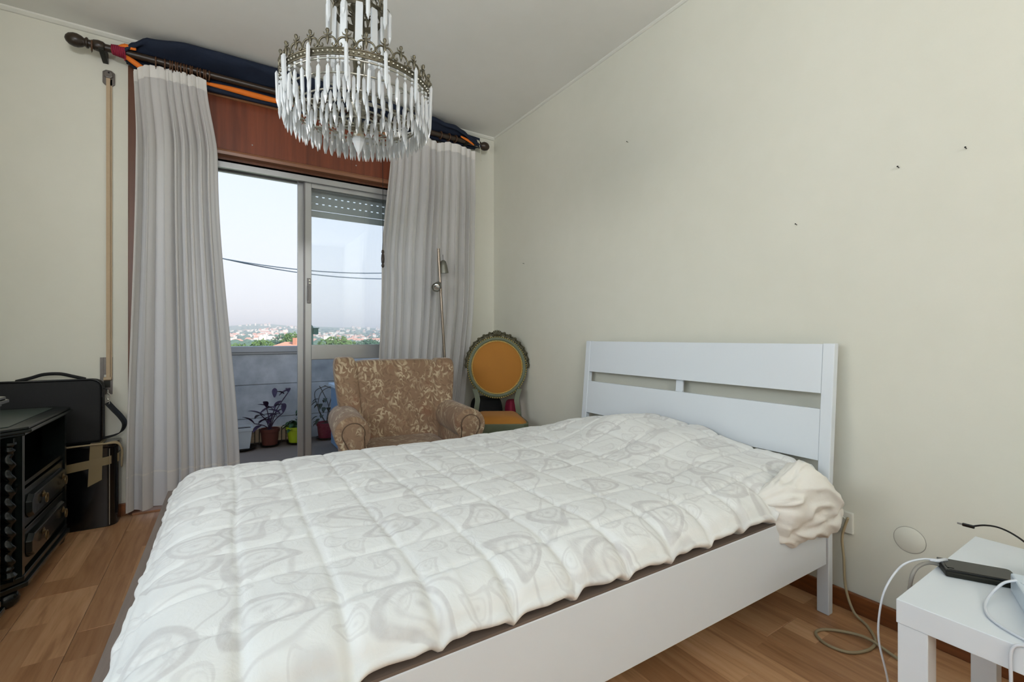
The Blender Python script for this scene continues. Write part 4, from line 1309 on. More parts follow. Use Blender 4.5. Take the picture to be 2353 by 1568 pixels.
# ================================================================== ARMCHAIR
ac = thing('armchair', (-1.028, -0.700, 0), R(-7.5), label='brown floral velour armchair with rolled arms in front of the balcony door', cat='armchair')
def slab(fn_out, fn_in, nu, nv):
    pass
def cushion(x0, x1, y0, y1, z0, z1, e=4.0, n=26, warp=None):
    """superellipsoid cushion"""
    def fn(i, j):
        th = 2 * PI * i; ph = PI * j
        def sg(v, p): return math.copysign(abs(v) ** p, v)
        p = 2.0 / e
        x = sg(math.cos(th), p) * sg(math.sin(ph), p)
        y = sg(math.sin(th), p) * sg(math.sin(ph), p)
        z = sg(math.cos(ph), p)
        q = Vector(((x0 + x1) / 2 + x * (x1 - x0) / 2, (y0 + y1) / 2 + y * (y1 - y0) / 2, (z0 + z1) / 2 + z * (z1 - z0) / 2))
        return tuple(warp(q)) if warp else tuple(q)
    return MB().grid(fn, n * 2, n, cu=True)
def lean(q):
    k = (q.z - 0.36)
    q.y += 0.20 * k
    q.x *= 0.86 + 0.165 * max(0, k) / 0.5
    return q
ob('back_panel', cushion(-0.285, 0.285, 0.070, 0.235, 0.28, 0.866, 8, 30, lean), 'velour', ac, smooth=True)
for s_ in (-1, 1):
    def wl_(q, s_=s_):
        q = lean(q)
        q.z += (0.014 if s_ < 0 else 0.004) * max(0, (q.z - 0.8)) / 0.08
        q.y -= 0.008
        return q
    ob('wing', cushion(min(s_ * 0.235, s_ * 0.375), max(s_ * 0.235, s_ * 0.375), 0.066, 0.240, 0.30, 0.874 if s_ < 0 else 0.866, 6, 26, wl_), 'velour', ac, smooth=True)
ob('seat_cushion', cushion(-0.230, 0.230, -0.300, 0.140, 0.285, 0.405, 6, 24), 'velour', ac, smooth=True)
ob('seat_base', MB().box(-0.26, -0.275, 0.10, 0.26, 0.24, 0.292), 'velour', ac, bevel=0.02, smooth=True)
for s_ in (-1, 1):
    # arm: roll above a padded side
    cxr, czr, rr0 = 0.318, 0.512, 0.090
    out = []
    for k in range(25):
        a = R(215 - 250 * k / 24) if s_ > 0 else None
        out.append((cxr + rr0 * math.cos(R(222 - 264 * k / 24)), czr + rr0 * math.sin(R(222 - 264 * k / 24))))
    out += [(0.358, 0.41), (0.348, 0.30), (0.345, 0.10), (0.238, 0.10), (0.235, 0.30), (0.238, 0.41)]
    out = [(s_ * a, b) for a, b in out]
    am = MB()
    ys = [(-0.318, 0.93), (-0.310, 0.985), (-0.295, 1.0), (-0.1, 1.0), (0.1, 1.0), (0.22, 0.99), (0.232, 0.95)]
    nn = len(out)
    cxm, czm = s_ * 0.303, 0.40
    vs = []; fs = []
    for yy_, sc_ in ys:
        for a, b in out:
            vs.append((cxm + (a - cxm) * sc_, yy_, max(0.10, czm + (b - czm) * sc_)))
    for i in range(len(ys) - 1):
        for k in range(nn):
            fs.append((i * nn + k, i * nn + (k + 1) % nn, (i + 1) * nn + (k + 1) % nn, (i + 1) * nn + k))
    fs.append(tuple(range(nn))); fs.append(tuple((len(ys) - 1) * nn + k for k in range(nn)))
    am.add(vs, fs)
    arm = ob('arm', am, 'velour', ac, smooth=True, angle=50)
    # raised scroll panel on the front of the arm
    sc = [(0.315 + 0.054 * math.cos(R(200 - 235 * k / 18)), 0.515 + 0.054 * math.sin(R(200 - 235 * k / 18))) for k in range(19)] + [(0.338, 0.44), (0.328, 0.32), (0.323, 0.115), (0.268, 0.115), (0.261, 0.32), (0.261, 0.44)]
    ob('arm_front_panel', MB().prism([(s_ * a, b) for a, b in sc], lambda a, b, d: (a, d, b), -0.330, -0.312), 'velour', arm, bevel=0.006, smooth=True)
    ob('piping', MB().tube([(s_ * a, -0.323, b) for a, b in sc], 0.0045, 6, closed=True), 'velour_pipe', arm, smooth=True)
for sx, sy in ((-1, -1), (1, -1), (-1, 1), (1, 1)):
    ob('leg', MB().lathe([(0.016, 0), (0.022, 0.05), (0.028, 0.10)], 12, Matrix.Translation((sx * 0.28, sy * 0.22, 0))), 'darkwood', ac, smooth=True, angle=40)

# ================================================================== OVAL-BACK CHAIR
oc = thing('side_chair', (-0.330, -0.640, 0), R(-30), label='carved green chair with ochre velvet oval back in the room corner', cat='chair')
OZ, ORX, ORZ, OY = 0.785, 0.205, 0.212, 0.225
def oy(z): return OY + 0.16 * (z - 0.5)
def oval(a, fx, fz):
    z = OZ + (ORZ + fz) * math.sin(a)
    return ((ORX + fx) * math.cos(a), oy(z), z)
def frame_fn(i, j):
    a = 2 * PI * i; b = 2 * PI * j
    rr = 0.0215 * math.cos(b); dy = -0.017 * math.sin(b)
    x, y, z = oval(a, 0, 0)
    return (x + rr * math.cos(a), y + dy, z + rr * math.sin(a))
ob('back_frame', MB().grid(frame_fn, 72, 12, cu=True, cv=True), 'green_paint', oc, smooth=True)
def pad(i, j):
    a = 2 * PI * i; r = j
    x, y, z = (ORX - 0.015) * r * math.cos(a), 0, OZ + (ORZ - 0.015) * r * math.sin(a)
    return (x, oy(z) - 0.012 - 0.026 * (1 - r * r), z)
bp = ob('back_pad', MB().grid(pad, 64, 14, cu=True), 'gold_fabric', oc, smooth=True)
ob('pad_back', MB().grid(lambda i, j: tuple(Vector(pad(i, j)) * Vector((1, 0, 1)) + Vector((0, oy(pad(i, j)[2]) + 0.016, 0))), 48, 6, cu=True), 'gold_fabric', oc, smooth=True)
def cordloop(fx, n, r, dy, thick):
    # twisted cord: beads set obliquely
    mb = MB()
    for k in range(n):
        a = 2 * PI * k / n
        x, y, z = oval(a, fx, fx)
        tg = Vector((-math.sin(a), 0, math.cos(a)))
        no = Vector((math.cos(a), 0, math.sin(a)))
        p = Vector((x, y - dy, z))
        d_ = (tg * 0.8 + no * 0.6) * r
        mb.tube([p - d_, p, p + d_], [thick * 0.55, thick, thick * 0.55], 5)
    return mb
ob('twist_cord', cordloop(-0.0165, 104, 0.0065, 0.017, 0.0046), 'cord', bp, kind='stuff', label='twisted gold cord around the oval pad')
ob('bead_moulding', cordloop(0.015, 84, 0.0040, 0.017, 0.0042), 'cord', oc, kind='stuff', label='gilt bead moulding around the oval frame')
# carved crest over the upper half
cv = random.Random(2)
def scroll(a0, s_, sz):
    """one acanthus length lying along the frame, overlapping the next"""
    mb = MB()
    for lay, (r0, amp, dy) in enumerate(((0.021, 0.027, 0.010), (0.019, 0.012, 0.017))):
        pts = []
        for k in range(13):
            t_ = k / 12
            ang = a0 + s_ * (0.225 * t_ - 0.02)
            rr = r0 + sz * amp * math.sin(PI * t_) ** 0.9 * (1 + 0.25 * math.sin(11 * t_ + 2 * lay)) 
            x, y, z = oval(ang, rr, rr)
            pts.append((x, y - dy, z))
        mb.tube(pts, [0.003 + 0.0048 * math.sin(PI * k / 12) for k in range(13)], 7)
    for q in range(3):
        ang = a0 + s_ * (0.05 + 0.055 * q)
        r1 = 0.024 + sz * 0.016 * math.sin(PI * (0.3 + 0.2 * q))
        x, y, z = oval(ang, r1, r1)
        x2, y2, z2 = oval(ang + s_ * 0.045, r1 + 0.007 * sz, r1 + 0.007 * sz)
        mb.tube([(x, y - 0.012, z), ((x + x2) / 2, y - 0.022, (z + z2) / 2), (x2, y2 - 0.013, z2)], [0.0045, 0.0055, 0.002], 6)
    return mb
for s_ in (-1, 1):
    for k in range(8):
        a0 = PI / 2 - s_ * (0.10 + 0.185 * k)
        ob('carved_leaf', scroll(a0, -s_, 1.1 - 0.09 * k), 'carving', oc, smooth=True)
sh = MB()
for k in range(-3, 4):
    a = PI / 2 + k * 0.30
    x0, y0, z0 = 0, oy(OZ + ORZ + 0.02) - 0.016, OZ + ORZ + 0.020
    sh.tube([(x0, y0, z0), (x0 + 0.032 * math.cos(a), y0 - 0.004, z0 + 0.030 * math.sin(a)), (x0 + 0.050 * math.cos(a), y0 - 0.002, z0 + 0.047 * math.sin(a))], [0.006, 0.0095, 0.004], 6)
ob('shell_crest', sh, 'carving', oc, smooth=True)
# stiles, seat, legs
for s_ in (-1, 1):
    pts = smoothpts([(s_ * 0.165, 0.195, 0.40), (s_ * 0.150, 0.200, 0.50), (s_ * 0.145, 0.212, 0.555), (s_ * 0.165, 0.224, 0.625)], 6)
    mb = MB()
    for p, q in zip(pts, pts[1:]):
        w0, w1 = 0.018, 0.018
        mb.hexa([(p.x - w0, p.y - 0.014, p.z), (p.x + w0, p.y - 0.014, p.z), (p.x + w0, p.y + 0.014, p.z), (p.x - w0, p.y + 0.014, p.z),
                 (q.x - w1, q.y - 0.014, q.z), (q.x + w1, q.y - 0.014, q.z), (q.x + w1, q.y + 0.014, q.z), (q.x - w1, q.y + 0.014, q.z)])
    ob('stile', mb, 'green_paint', oc)
def seat_out(f):
    return [(-0.165 * f, 0.19 * f), (-0.205 * f, -0.12 * f), (-0.20 * f, -0.18 * f), (-0.17 * f, -0.205 * f), (0.17 * f, -0.205 * f), (0.20 * f, -0.18 * f), (0.205 * f, -0.12 * f), (0.165 * f, 0.19 * f)]
sr = ob('seat_rail', MB().prism(seat_out(1.0), lambda a, b, d: (a, b, d), 0.375, 0.442), 'green_paint', oc, bevel=0.004)
cb_ = MB()
for k in range(22):
    x = -0.18 + 0.36 * k / 21
    cb_.lathe([(0.001, -0.012), (0.007, -0.006), (0.008, 0.002), (0.004, 0.010)], 6, Matrix.Translation((x, -0.204, 0.368)))
ob('carved_edge', cb_, 'carving', sr, smooth=True, kind='stuff', label='carved moulding under the seat rail')
def seatpad(i, j):
    o_ = seat_out(0.95)
    q = i * len(o_); k = int(q) % len(o_); f_ = q - int(q)
    a, b = Vector(o_[k]), Vector(o_[(k + 1) % len(o_)])
    p = a.lerp(b, f_)
    r = j
    return (p.x * r, p.y * r, 0.440 + 0.042 * (1 - r ** 5))
ob('seat_pad', MB().grid(seatpad, 64, 14, cu=True), 'gold_fabric', oc, smooth=True)
for sx, sy in ((-1, -1), (1, -1), (-1, 1), (1, 1)):
    ob('leg', MB().lathe([(0.009, 0), (0.012, 0.02), (0.020, 0.30), (0.016, 0.31), (0.024, 0.325), (0.024, 0.39)], 12, Matrix.Translation((sx * (0.175 if sy < 0 else 0.140), sy * 0.165, 0))), 'green_paint', oc, smooth=True, angle=40)
# dark things leaning in the corner behind the chair
ob('dark_bag', cushion(-0.30, -0.06, -0.30, -0.13, 0.0, 0.545, 5, 18), 'black_fabric', smooth=True, label='black soft bag standing in the corner behind the oval-back chair', cat='bag')
ob('crimson_cushion', cushion(-0.100, -0.004, -0.44, -0.345, 0.0, 0.53, 5, 18), 'crimson', smooth=True, label='dark crimson cushion standing by the wall behind the oval-back chair', cat='cushion')

# ================================================================== FLOOR LAMP
lp_ = thing('floor_lamp', (-0.505, -0.215, 0), label='slim steel floor lamp with two swivel spot heads by the curtain', cat='lamp')
def lpole(z):
    return Vector((-0.105 * (z / 1.68) + 0.02, 0.0, z))
ob('base', MB().lathe([(0.11, 0), (0.112, 0.008), (0.10, 0.016), (0.012, 0.024)], 28, Matrix.Translation((0.02, 0, 0))), 'steel', lp_, smooth=True, angle=40)
ob('pole', MB().tube([lpole(0.015), lpole(0.8), lpole(1.668)], 0.0100, 14), 'steel', lp_, smooth=True, angle=40)
def spot(z, d, side):
    p = lpole(z) + Vector(side)
    d = Vector(d).normalized()
    mt = Matrix.Translation(p) @ d.to_track_quat('Z', 'Y').to_matrix().to_4x4()
    h_ = ob('spot_head', MB().lathe([(0.009, -0.044), (0.020, -0.034), (0.027, -0.005), (0.033, 0.042), (0.034, 0.052), (0.030, 0.052), (0.026, 0.036), (0.010, 0.004)], 20, mt), 'spot_grey', lp_, smooth=True, angle=45)
    ob('bulb', MB().lathe([(0.0275, 0.041), (0.024, 0.044), (0.012, 0.0465), (0.001, 0.047)], 16, mt, cap=False), 'reflector', h_, smooth=True)
    ob('swivel', MB().tube([lpole(z + 0.012), p - d * 0.026], 0.006, 8), 'steel', h_, smooth=True)
    ob('aim_rod', MB().tube([p - d * 0.03, p - d * 0.085], 0.0018, 6), 'dark_metal', h_)
spot(1.392, (-0.55, -0.72, -0.40), (-0.028, -0.016, 0.0))
spot(1.560, (0.10, 0.05, -1), (0.034, -0.004, -0.02))

# ================================================================== DARK CABINETS
def bun(mb, x, y):
    mb.lathe([(0.028, 0.0), (0.040, 0.012), (0.044, 0.030), (0.036, 0.048), (0.024, 0.058)], 16, Matrix.Translation((x, y, 0)))
def cabinet(name, xf, xb, y0, y1, h, label, niche, topmat):
    """front faces +x at xf; y0 = near end, y1 = far end; chamfered corner posts with twisted columns"""
    c = 0.062
    t_ = thing(name, (xf - 0.2, (y0 + y1) / 2, 0), world=True, label=label, cat='cabinet')
    def outl(e):
        return [(xb, y0 - e), (xf - c, y0 - e), (xf + e, y0 + c), (xf + e, y1 - c), (xf - c, y1 + e), (xb, y1 + e)]
    to = lambda a, b, d: (a, b, d)
    pl_ = ob('plinth', MB().prism(outl(0.012), to, 0.058, 0.078).prism(outl(0.002), to, 0.078, 0.102), 'black_wood', t_, bevel=0.004)
    tp_ = ob('top', MB().prism(outl(0.004), to, h - 0.034, h - 0.022).prism(outl(0.022), to, h - 0.022, h - 0.010).prism(outl(0.014), to, h - 0.010, h), 'black_wood', t_, bevel=0.003)
    ins = [(xb + 0.02, y0 + 0.045), (xf - c - 0.02, y0 + 0.045), (xf - 0.045, y0 + c + 0.02), (xf - 0.045, y1 - c - 0.02), (xf - c - 0.02, y1 - 0.045), (xb + 0.02, y1 - 0.045)]
    ob('top_inlay', MB().prism(ins, to, h, h + 0.0025), topmat, tp_, label='worn grey-green cabinet top')
    # carcass
    zb, zt_ = 0.102, h - 0.034
    cm = MB()
    cm.box(xb, y0 + 0.012, zb, xf - c, y0 + 0.030, zt_)
    cm.box(xb, y1 - 0.030, zb, xf - c, y1 - 0.012, zt_)
    cm.box(xb, y0 + 0.030, zb, xb + 0.012, y1 - 0.030, zt_)
    cm.box(xb + 0.012, y0 + 0.030, zb, xf - 0.02, y1 - 0.030, zb + 0.012)
    if niche:
        cm.box(xb + 0.012, y0 + 0.030, niche - 0.016, xf - 0.012, y1 - 0.030, niche)
    for ya, yb in ((y0 + c - 0.006, y0 + c + 0.020), (y1 - c - 0.020, y1 - c + 0.006)):
        cm.box(xf - 0.022, ya, zb, xf - 0.002, yb, zt_)
    # chamfer backing
    for ya, s_ in ((y0, 1), (y1, -1)):
        p0 = (xf - c - 0.004, ya + s_ * 0.030); p1 = (xf - 0.022, ya + s_ * (c + 0.010)); p2 = (xf - c - 0.02, ya + s_ * (c + 0.012))
        cm.prism([p0, p1, p2], to, zb, zt_)
    ob('carcass', cm, 'black_wood', t_)
    # twisted columns in the chamfers
    for ya, s_ in ((y0, 1), (y1, -1)):
        mx, my = xf - c / 2 - 0.005, ya + s_ * (c / 2 + 0.005)
        zc0, zc1 = zb + 0.03, zt_ - 0.035
        def tw(i, j, mx=mx, my=my):
            a = 2 * PI * i
            z = zc0 + (zc1 - zc0) * j
            env = min(1.0, min(j, 1 - j) / 0.10)
            ph_ = a + z * 2 * PI / 0.052
            r = 0.0175 + 0.0062 * math.sin(ph_) * env + 0.004 * (1 - env) * math.cos(z * 300)
            return (mx + r * math.cos(a), my + r * math.sin(a), z)
        co = ob('twisted_column', MB().grid(tw, 24, 130, cu=True), 'black_wood', t_, smooth=True)
        ob('column_base', MB().box(mx - 0.021, my - 0.021, zb, mx + 0.021, my + 0.021, zb + 0.012).lathe([(0.024, zb + 0.012), (0.026, zb + 0.018), (0.018, zb + 0.03)], 14, Matrix.Translation((mx, my, 0))), 'black_wood', co)
        ob('column_capital', MB().lathe([(0.016, zc1), (0.025, zc1 + 0.010), (0.024, zc1 + 0.018)], 14, Matrix.Translation((mx, my, 0))).box(mx - 0.021, my - 0.021, zc1 + 0.018, mx + 0.021, my + 0.021, zt_), 'black_wood', co)
    # drawers
    ya, yb = y0 + c + 0.024, y1 - c - 0.024
    z_hi = (niche - 0.02) if niche else zt_ - 0.01
    nd = 2
    dh = (z_hi - zb - 0.012) / nd
    for k in range(nd):
        za = zb + 0.014 + k * dh
        zc_ = za + dh - 0.008
        dr_ = ob('drawer', MB().box(xf - 0.03, ya, za, xf - 0.008, yb, zc_), 'black_wood', t_, bevel=0.002)
        e1, e2 = 0.022, 0.026
        cut = 0.03
        op = [(ya + e1 + cut, za + e2), (yb - e1 - cut, za + e2), (yb - e1, za + e2 + cut * .8), (yb - e1, zc_ - e2 - cut * .8), (yb - e1 - cut, zc_ - e2), (ya + e1 + cut, zc_ - e2), (ya + e1, zc_ - e2 - cut * .8), (ya + e1, za + e2 + cut * .8)]
        cy_, cz_ = (ya + yb) / 2, (za + zc_) / 2
        vs = [(xf - 0.008, a, b) for a, b in op] + [(xf + 0.010, cy_ + (a - cy_) * 0.965, cz_ + (b - cz_) * 0.86) for a, b in op]
        fs = [tuple(range(8, 16)), tuple(range(7, -1, -1))] + [(i, (i + 1) % 8, 8 + (i + 1) % 8, 8 + i) for i in range(8)]
        ob('drawer_panel', MB().add(vs, fs), 'black_wood', dr_, bevel=0.003)
        for hy_ in (ya + 0.16, yb - 0.09):
            hb_ = MB()
            for q in range(6):
                a = q * PI / 3
                hb_.lathe([(0.004, 0), (0.006, 0.003), (0.001, 0.006)], 6, Matrix.Translation((xf + 0.009, hy_ + 0.012 * math.cos(a), cz_ + 0.014 + 0.009 * math.sin(a))) @ Matrix.Rotation(R(90), 4, 'Y'))
            hb_.lathe([(0.014, 0), (0.012, 0.003), (0.006, 0.009), (0.001, 0.012)], 12, Matrix.Translation((xf + 0.009, hy_, cz_ + 0.012)) @ Matrix.Rotation(R(90), 4, 'Y'))
            hb_.tube([(xf + 0.022, hy_ + 0.014 * math.sin(2 * PI * q / 16), cz_ - 0.004 + 0.018 * math.cos(2 * PI * q / 16)) for q in range(16)], 0.0032, 6, closed=True)
            ob('ring_pull', hb_, 'brass', dr_, smooth=True, angle=50, label='aged brass ring pull')
    for fx_, fy_ in ((xf - 0.05, y0 + 0.055), (xf - 0.05, y1 - 0.055), (xb + 0.06, y0 + 0.055), (xb + 0.06, y1 - 0.055)):
        fm = MB(); bun(fm, fx_, fy_)
        ob('bun_foot', fm, 'black_wood', t_, smooth=True, angle=50)
    return t_
cabinet('low_cabinet', -2.585, -3.04, -0.965, -0.262, 0.668, 'low black-green cabinet with twisted columns, open niche and brass-ringed drawers', 0.445, 'black_top')
cabinet('tall_cabinet', -2.592, -3.06, -1.90, -1.035, 0.805, 'taller dark cabinet with twisted columns standing next to the low cabinet', None, 'black_top')
ob('paper_sheet', MB().box(-2.80, -1.16, 0.8076, -2.672, -1.075, 0.8110), 'white_plastic', bevel=0.0006, seg=1, label='small white paper lying on the taller dark cabinet', cat='paper')

# ================================================================== TAPED TOWER AND LAPTOP BAG
tw_ = thing('black_tower', (-2.545, -0.095, 0), world=True, label='glossy black upright box crossed with brown tape beside the low cabinet', cat='box')
def rrp(x0, x1, y0, y1, r):
    return [(x0 + r, y0), (x1 - r, y0)] + [(x1 - r + r * math.sin(R(a)), y0 + r - r * math.cos(R(a))) for a in (15, 30, 45, 60, 75)] + [(x1, y0 + r), (x1, y1)] + [(x0, y1), (x0, y0 + r)] + [(x0 + r - r * math.cos(R(a)), y0 + r - r * math.sin(R(a))) for a in (15, 30, 45, 60, 75)]
tz = lambda a, b, d: (a, b, d)
ob('body', MB().prism(rrp(-2.665, -2.423, -0.160, -0.034, 0.045), tz, 0.004, 0.420), 'black_plastic', tw_, smooth=True, angle=30)
ob('lid', MB().prism(rrp(-2.668, -2.420, -0.163, -0.031, 0.046), tz, 0.421, 0.448), 'black_plastic', tw_, smooth=True, angle=30, bevel=0.006)
ob('base_foot', MB().prism(rrp(-2.66, -2.428, -0.155, -0.04, 0.04), tz, 0.0, 0.004), 'iron', tw_)
ob('silver_line', MB().box(-2.4530, -0.1620, 0.01, -2.4502, -0.1585, 0.415), 'silver_pale', tw_, label='thin silver trim line')
tp = MB()
tp.hexa([(-2.538, -0.1650, 0.225), (-2.482, -0.1650, 0.255), (-2.482, -0.1630, 0.255), (-2.538, -0.1630, 0.225), (-2.528, -0.1665, 0.4485), (-2.478, -0.1665, 0.4485), (-2.478, -0.1630, 0.4485), (-2.528, -0.1630, 0.4485)])
tp.box(-2.528, -0.1665, 0.4485, -2.478, -0.06, 0.4500)
ob('tape', tp, 'tape', tw_, label='strip of brown parcel tape')
tp = MB()
tp.hexa([(-2.668, -0.1672, 0.300), (-2.455, -0.1672, 0.332), (-2.455, -0.1655, 0.332), (-2.668, -0.1655, 0.300), (-2.668, -0.1672, 0.345), (-2.455, -0.1672, 0.375), (-2.455, -0.1655, 0.375), (-2.668, -0.1655, 0.345)])
tp.hexa([(-2.455, -0.1672, 0.332), (-2.4185, -0.118, 0.335), (-2.421, -0.116, 0.335), (-2.455, -0.1655, 0.332), (-2.455, -0.1672, 0.375), (-2.4185, -0.118, 0.380), (-2.421, -0.116, 0.380), (-2.455, -0.1655, 0.375)])
tp.box(-2.4215, -0.118, 0.335, -2.4185, -0.04, 0.380)
ob('tape', tp, 'tape', tw_, label='strip of brown parcel tape')
for k, off in enumerate((0.0, 0.010)):
    ob('cable', MB().tube(smoothpts([(-2.66, -0.172, 0.440 - 0.2 * off), (-2.56, -0.1725, 0.4445), (-2.47, -0.1700 - off * .3, 0.4455), (-2.425 + off * .4, -0.14, 0.445 - off), (-2.408 + off * .3, -0.12, 0.40 - off), (-2.409, -0.11, 0.34), (-2.4105, -0.10, 0.300 + off), (-2.4105, -0.08, 0.33), (-2.4105, -0.075, 0.40)], 6), 0.0042, 7), 'beige_cable', tw_, smooth=True, label='beige cable coiled round the box')

bg_ = thing('laptop_bag', (-2.70, -0.085, 0.4505), world=True, label='black nylon laptop bag standing on the taped black box', cat='bag')
def bagout(e, r=0.045):
    x0, x1, z0, z1 = -2.945 - e, -2.487 + e, 0.4515 - 0, 0.785 + e
    return [(x0, z0), (x1 - 0.01, z0), (x1, z0 + 0.015)] + [(x1 - r + r * math.cos(R(a)), z1 - r + r * math.sin(R(a))) for a in range(0, 91, 15)] + [(x0 + r + r * math.cos(R(a)), z1 - r + r * math.sin(R(a))) for a in range(90, 181, 15)]
ty = lambda a, b, d: (a, d, b)
ob('body', MB().prism(bagout(0), ty, -0.135, -0.045), 'black_fabric', bg_, bevel=0.012, smooth=True)
pip = [(a, -0.136, b) for a, b in bagout(0.001)]
ob('piping', MB().tube(pip, 0.0045, 6, closed=True), 'black_plastic', bg_, smooth=True)
ob('zip', MB().tube([(a, -0.110, b) for a, b in bagout(0.002)][3:], 0.003, 6), 'iron', bg_)
ob('handle', MB().tube(smoothpts([(-2.82, -0.09, 0.786), (-2.77, -0.09, 0.800), (-2.72, -0.09, 0.817), (-2.66, -0.09, 0.818), (-2.61, -0.09, 0.803), (-2.56, -0.09, 0.786)], 6), 0.0085, 8), 'black_fabric', bg_, smooth=True)
def flatstrap(pts, w, t_=0.003, wd=(0, 1, 0)):
    P = smoothpts(pts, 6)
    wd = Vector(wd)
    vs = []; fs = []
    for i, p in enumerate(P):
        tg = (P[min(i + 1, len(P) - 1)] - P[max(i - 1, 0)]).normalized()
        n_ = tg.cross(wd).normalized()
        vs += [p - wd * w / 2 - n_ * t_ / 2, p + wd * w / 2 - n_ * t_ / 2, p + wd * w / 2 + n_ * t_ / 2, p - wd * w / 2 + n_ * t_ / 2]
    for i in range(len(P) - 1):
        for k in range(4):
            fs.append((i * 4 + k, i * 4 + (k + 1) % 4, (i + 1) * 4 + (k + 1) % 4, (i + 1) * 4 + k))
    fs += [(3, 2, 1, 0), tuple((len(P) - 1) * 4 + k for k in range(4))]
    return MB().add(vs, fs)
ob('shoulder_strap', flatstrap([(-2.470, -0.10, 0.655), (-2.445, -0.10, 0.618), (-2.415, -0.10, 0.575), (-2.398, -0.10, 0.535), (-2.412, -0.10, 0.490), (-2.45, -0.10, 0.472), (-2.49, -0.10, 0.464)], 0.038, 0.003, (0.42, 0.85, 0.25)), 'black_fabric', bg_, smooth=True)
ob('strap_tab', flatstrap([(-2.486, -0.10, 0.735), (-2.474, -0.10, 0.728), (-2.468, -0.10, 0.715)], 0.02, 0.003, (0, 1, 0)), 'black_fabric', bg_)
clp = MB()
clp.tube([(-2.468, -0.10 + 0.008 * math.cos(q * PI / 6), 0.712 + 0.011 * math.sin(q * PI / 6)) for q in range(12)], 0.0022, 6, closed=True)
clp.tube([(-2.466 + 0.008 * math.cos(q * PI / 7), -0.102, 0.690 + 0.015 * math.sin(q * PI / 7)) for q in range(14)], 0.0024, 6, closed=True)
clp.tube([(-2.466, -0.102, 0.676), (-2.466, -0.102, 0.664)], [0.006, 0.003], 8)
clp.tube([(-2.468 + 0.007 * math.cos(q * PI / 6), -0.101, 0.654 + 0.010 * math.sin(q * PI / 6)) for q in range(12)], 0.0020, 6, closed=True)
ob('clasp', clp, 'silver_pale', bg_, smooth=True, label='silver snap hook')

# ================================================================== SIDE TABLE AND THINGS ON IT
TX0, TX1, TY0, TY1, TZ = -0.735, -0.165, -3.555, -2.988, 0.450
tb = thing('side_table', ((TX0 + TX1) / 2, (TY0 + TY1) / 2, 0), world=True, label='square white lacquered side table beside the bed', cat='table')
ob('table_top', MB().box(TX0, TY0, TZ - 0.050, TX1, TY1, TZ), 'white_lac', tb, bevel=0.0015)
for lx, ly in ((TX0 + 0.002, TY1 - 0.052), (TX1 - 0.052, TY1 - 0.052), (TX0 + 0.002, TY0 + 0.002), (TX1 - 0.052, TY0 + 0.002)):
    ob('leg', MB().box(lx, ly, 0, lx + 0.050, ly + 0.050, TZ - 0.0505), 'white_lac', tb, bevel=0.0015)

ph = thing('phone', (-0.462, -3.056, TZ), R(29), label='black mobile phone in a thick case lying on the white side table', cat='phone')
ob('case', MB().prism(rrp(-0.036, 0.036, -0.066, 0.066, 0.009), tz, 0.0005, 0.0130), 'iron', ph, bevel=0.003)
ob('body', MB().prism(rrp(-0.0345, 0.0345, -0.0645, 0.0645, 0.008), tz, 0.0131, 0.0175), 'black_plastic', ph, bevel=0.0015)
ob('screen', MB().box(-0.0315, -0.058, 0.0176, 0.0315, 0.058, 0.0180), 'black_plastic', ph)
ob('lens_bump', MB().box(-0.024, 0.048, 0.0176, -0.006, 0.060, 0.0190), 'black_plastic', ph, bevel=0.0006)

def cable(name, label, pts, r, mat, n=8, group=None):
    return ob(name, MB().tube(smoothpts(pts, 8), r, n), mat, smooth=True, label=label, cat='cable', group=group)
c1 = cable('charging_cable', 'thin white charging cable looping off the side table towards the floor', [(-0.490, -2.992, 0.468), (-0.520, -2.972, 0.472), (-0.575, -2.950, 0.462), (-0.640, -2.940, 0.425), (-0.672, -2.938, 0.375), (-0.676, -2.938, 0.31), (-0.650, -2.945, 0.22), (-0.60, -2.94, 0.10), (-0.56, -2.93, 0.02), (-0.52, -2.90, 0.004)], 0.0022, 'white_cable')
ob('plug', MB().tube([(-0.466, -3.002, 0.4685), (-0.490, -2.992, 0.468), (-0.506, -2.982, 0.471)], [0.0042, 0.0042, 0.0032], 10), 'white_cable', c1, smooth=True)
c2 = cable('grey_cable', 'thick grey cable hanging from the side table edge to the floor', [(-0.478, -2.998, 0.4565), (-0.500, -2.975, 0.4580), (-0.535, -2.962, 0.445), (-0.545, -2.955, 0.40), (-0.52, -2.945, 0.30), (-0.50, -2.938, 0.20), (-0.50, -2.925, 0.10), (-0.48, -2.90, 0.015), (-0.42, -2.88, 0.006)], 0.0042, 'grey_cable')
c3 = cable('floor_cable', 'beige cable looped on the floor beside the bed leg', [(-0.006, -2.618, 0.345), (-0.008, -2.600, 0.27), (-0.010, -2.606, 0.19), (-0.014, -2.613, 0.09), (-0.030, -2.645, 0.020), (-0.060, -2.698, 0.0052), (-0.132, -2.745, 0.0052), (-0.202, -2.749, 0.0052), (-0.267, -2.720, 0.0052), (-0.283, -2.663, 0.0052), (-0.252, -2.618, 0.0052), (-0.205, -2.625, 0.0054), (-0.160, -2.677, 0.008), (-0.152, -2.735, 0.0140), (-0.170, -2.81, 0.006), (-0.215, -2.92, 0.0052), (-0.30, -3.02, 0.0052)], 0.0046, 'beige_cable')
c4 = cable('usb_cable', 'short black cable with a flat plug arching above the side table', [(-0.150, -2.978, 0.4705), (-0.152, -3.005, 0.4835), (-0.158, -3.035, 0.488), (-0.172, -3.07, 0.480), (-0.20, -3.115, 0.458), (-0.25, -3.16, 0.4535), (-0.33, -3.20, 0.4535)], 0.0024, 'black_plastic')
ob('plug_body', MB().box(-0.1535, -2.984, 0.4655, -0.1465, -2.958, 0.4745), 'black_plastic', c4, bevel=0.002)
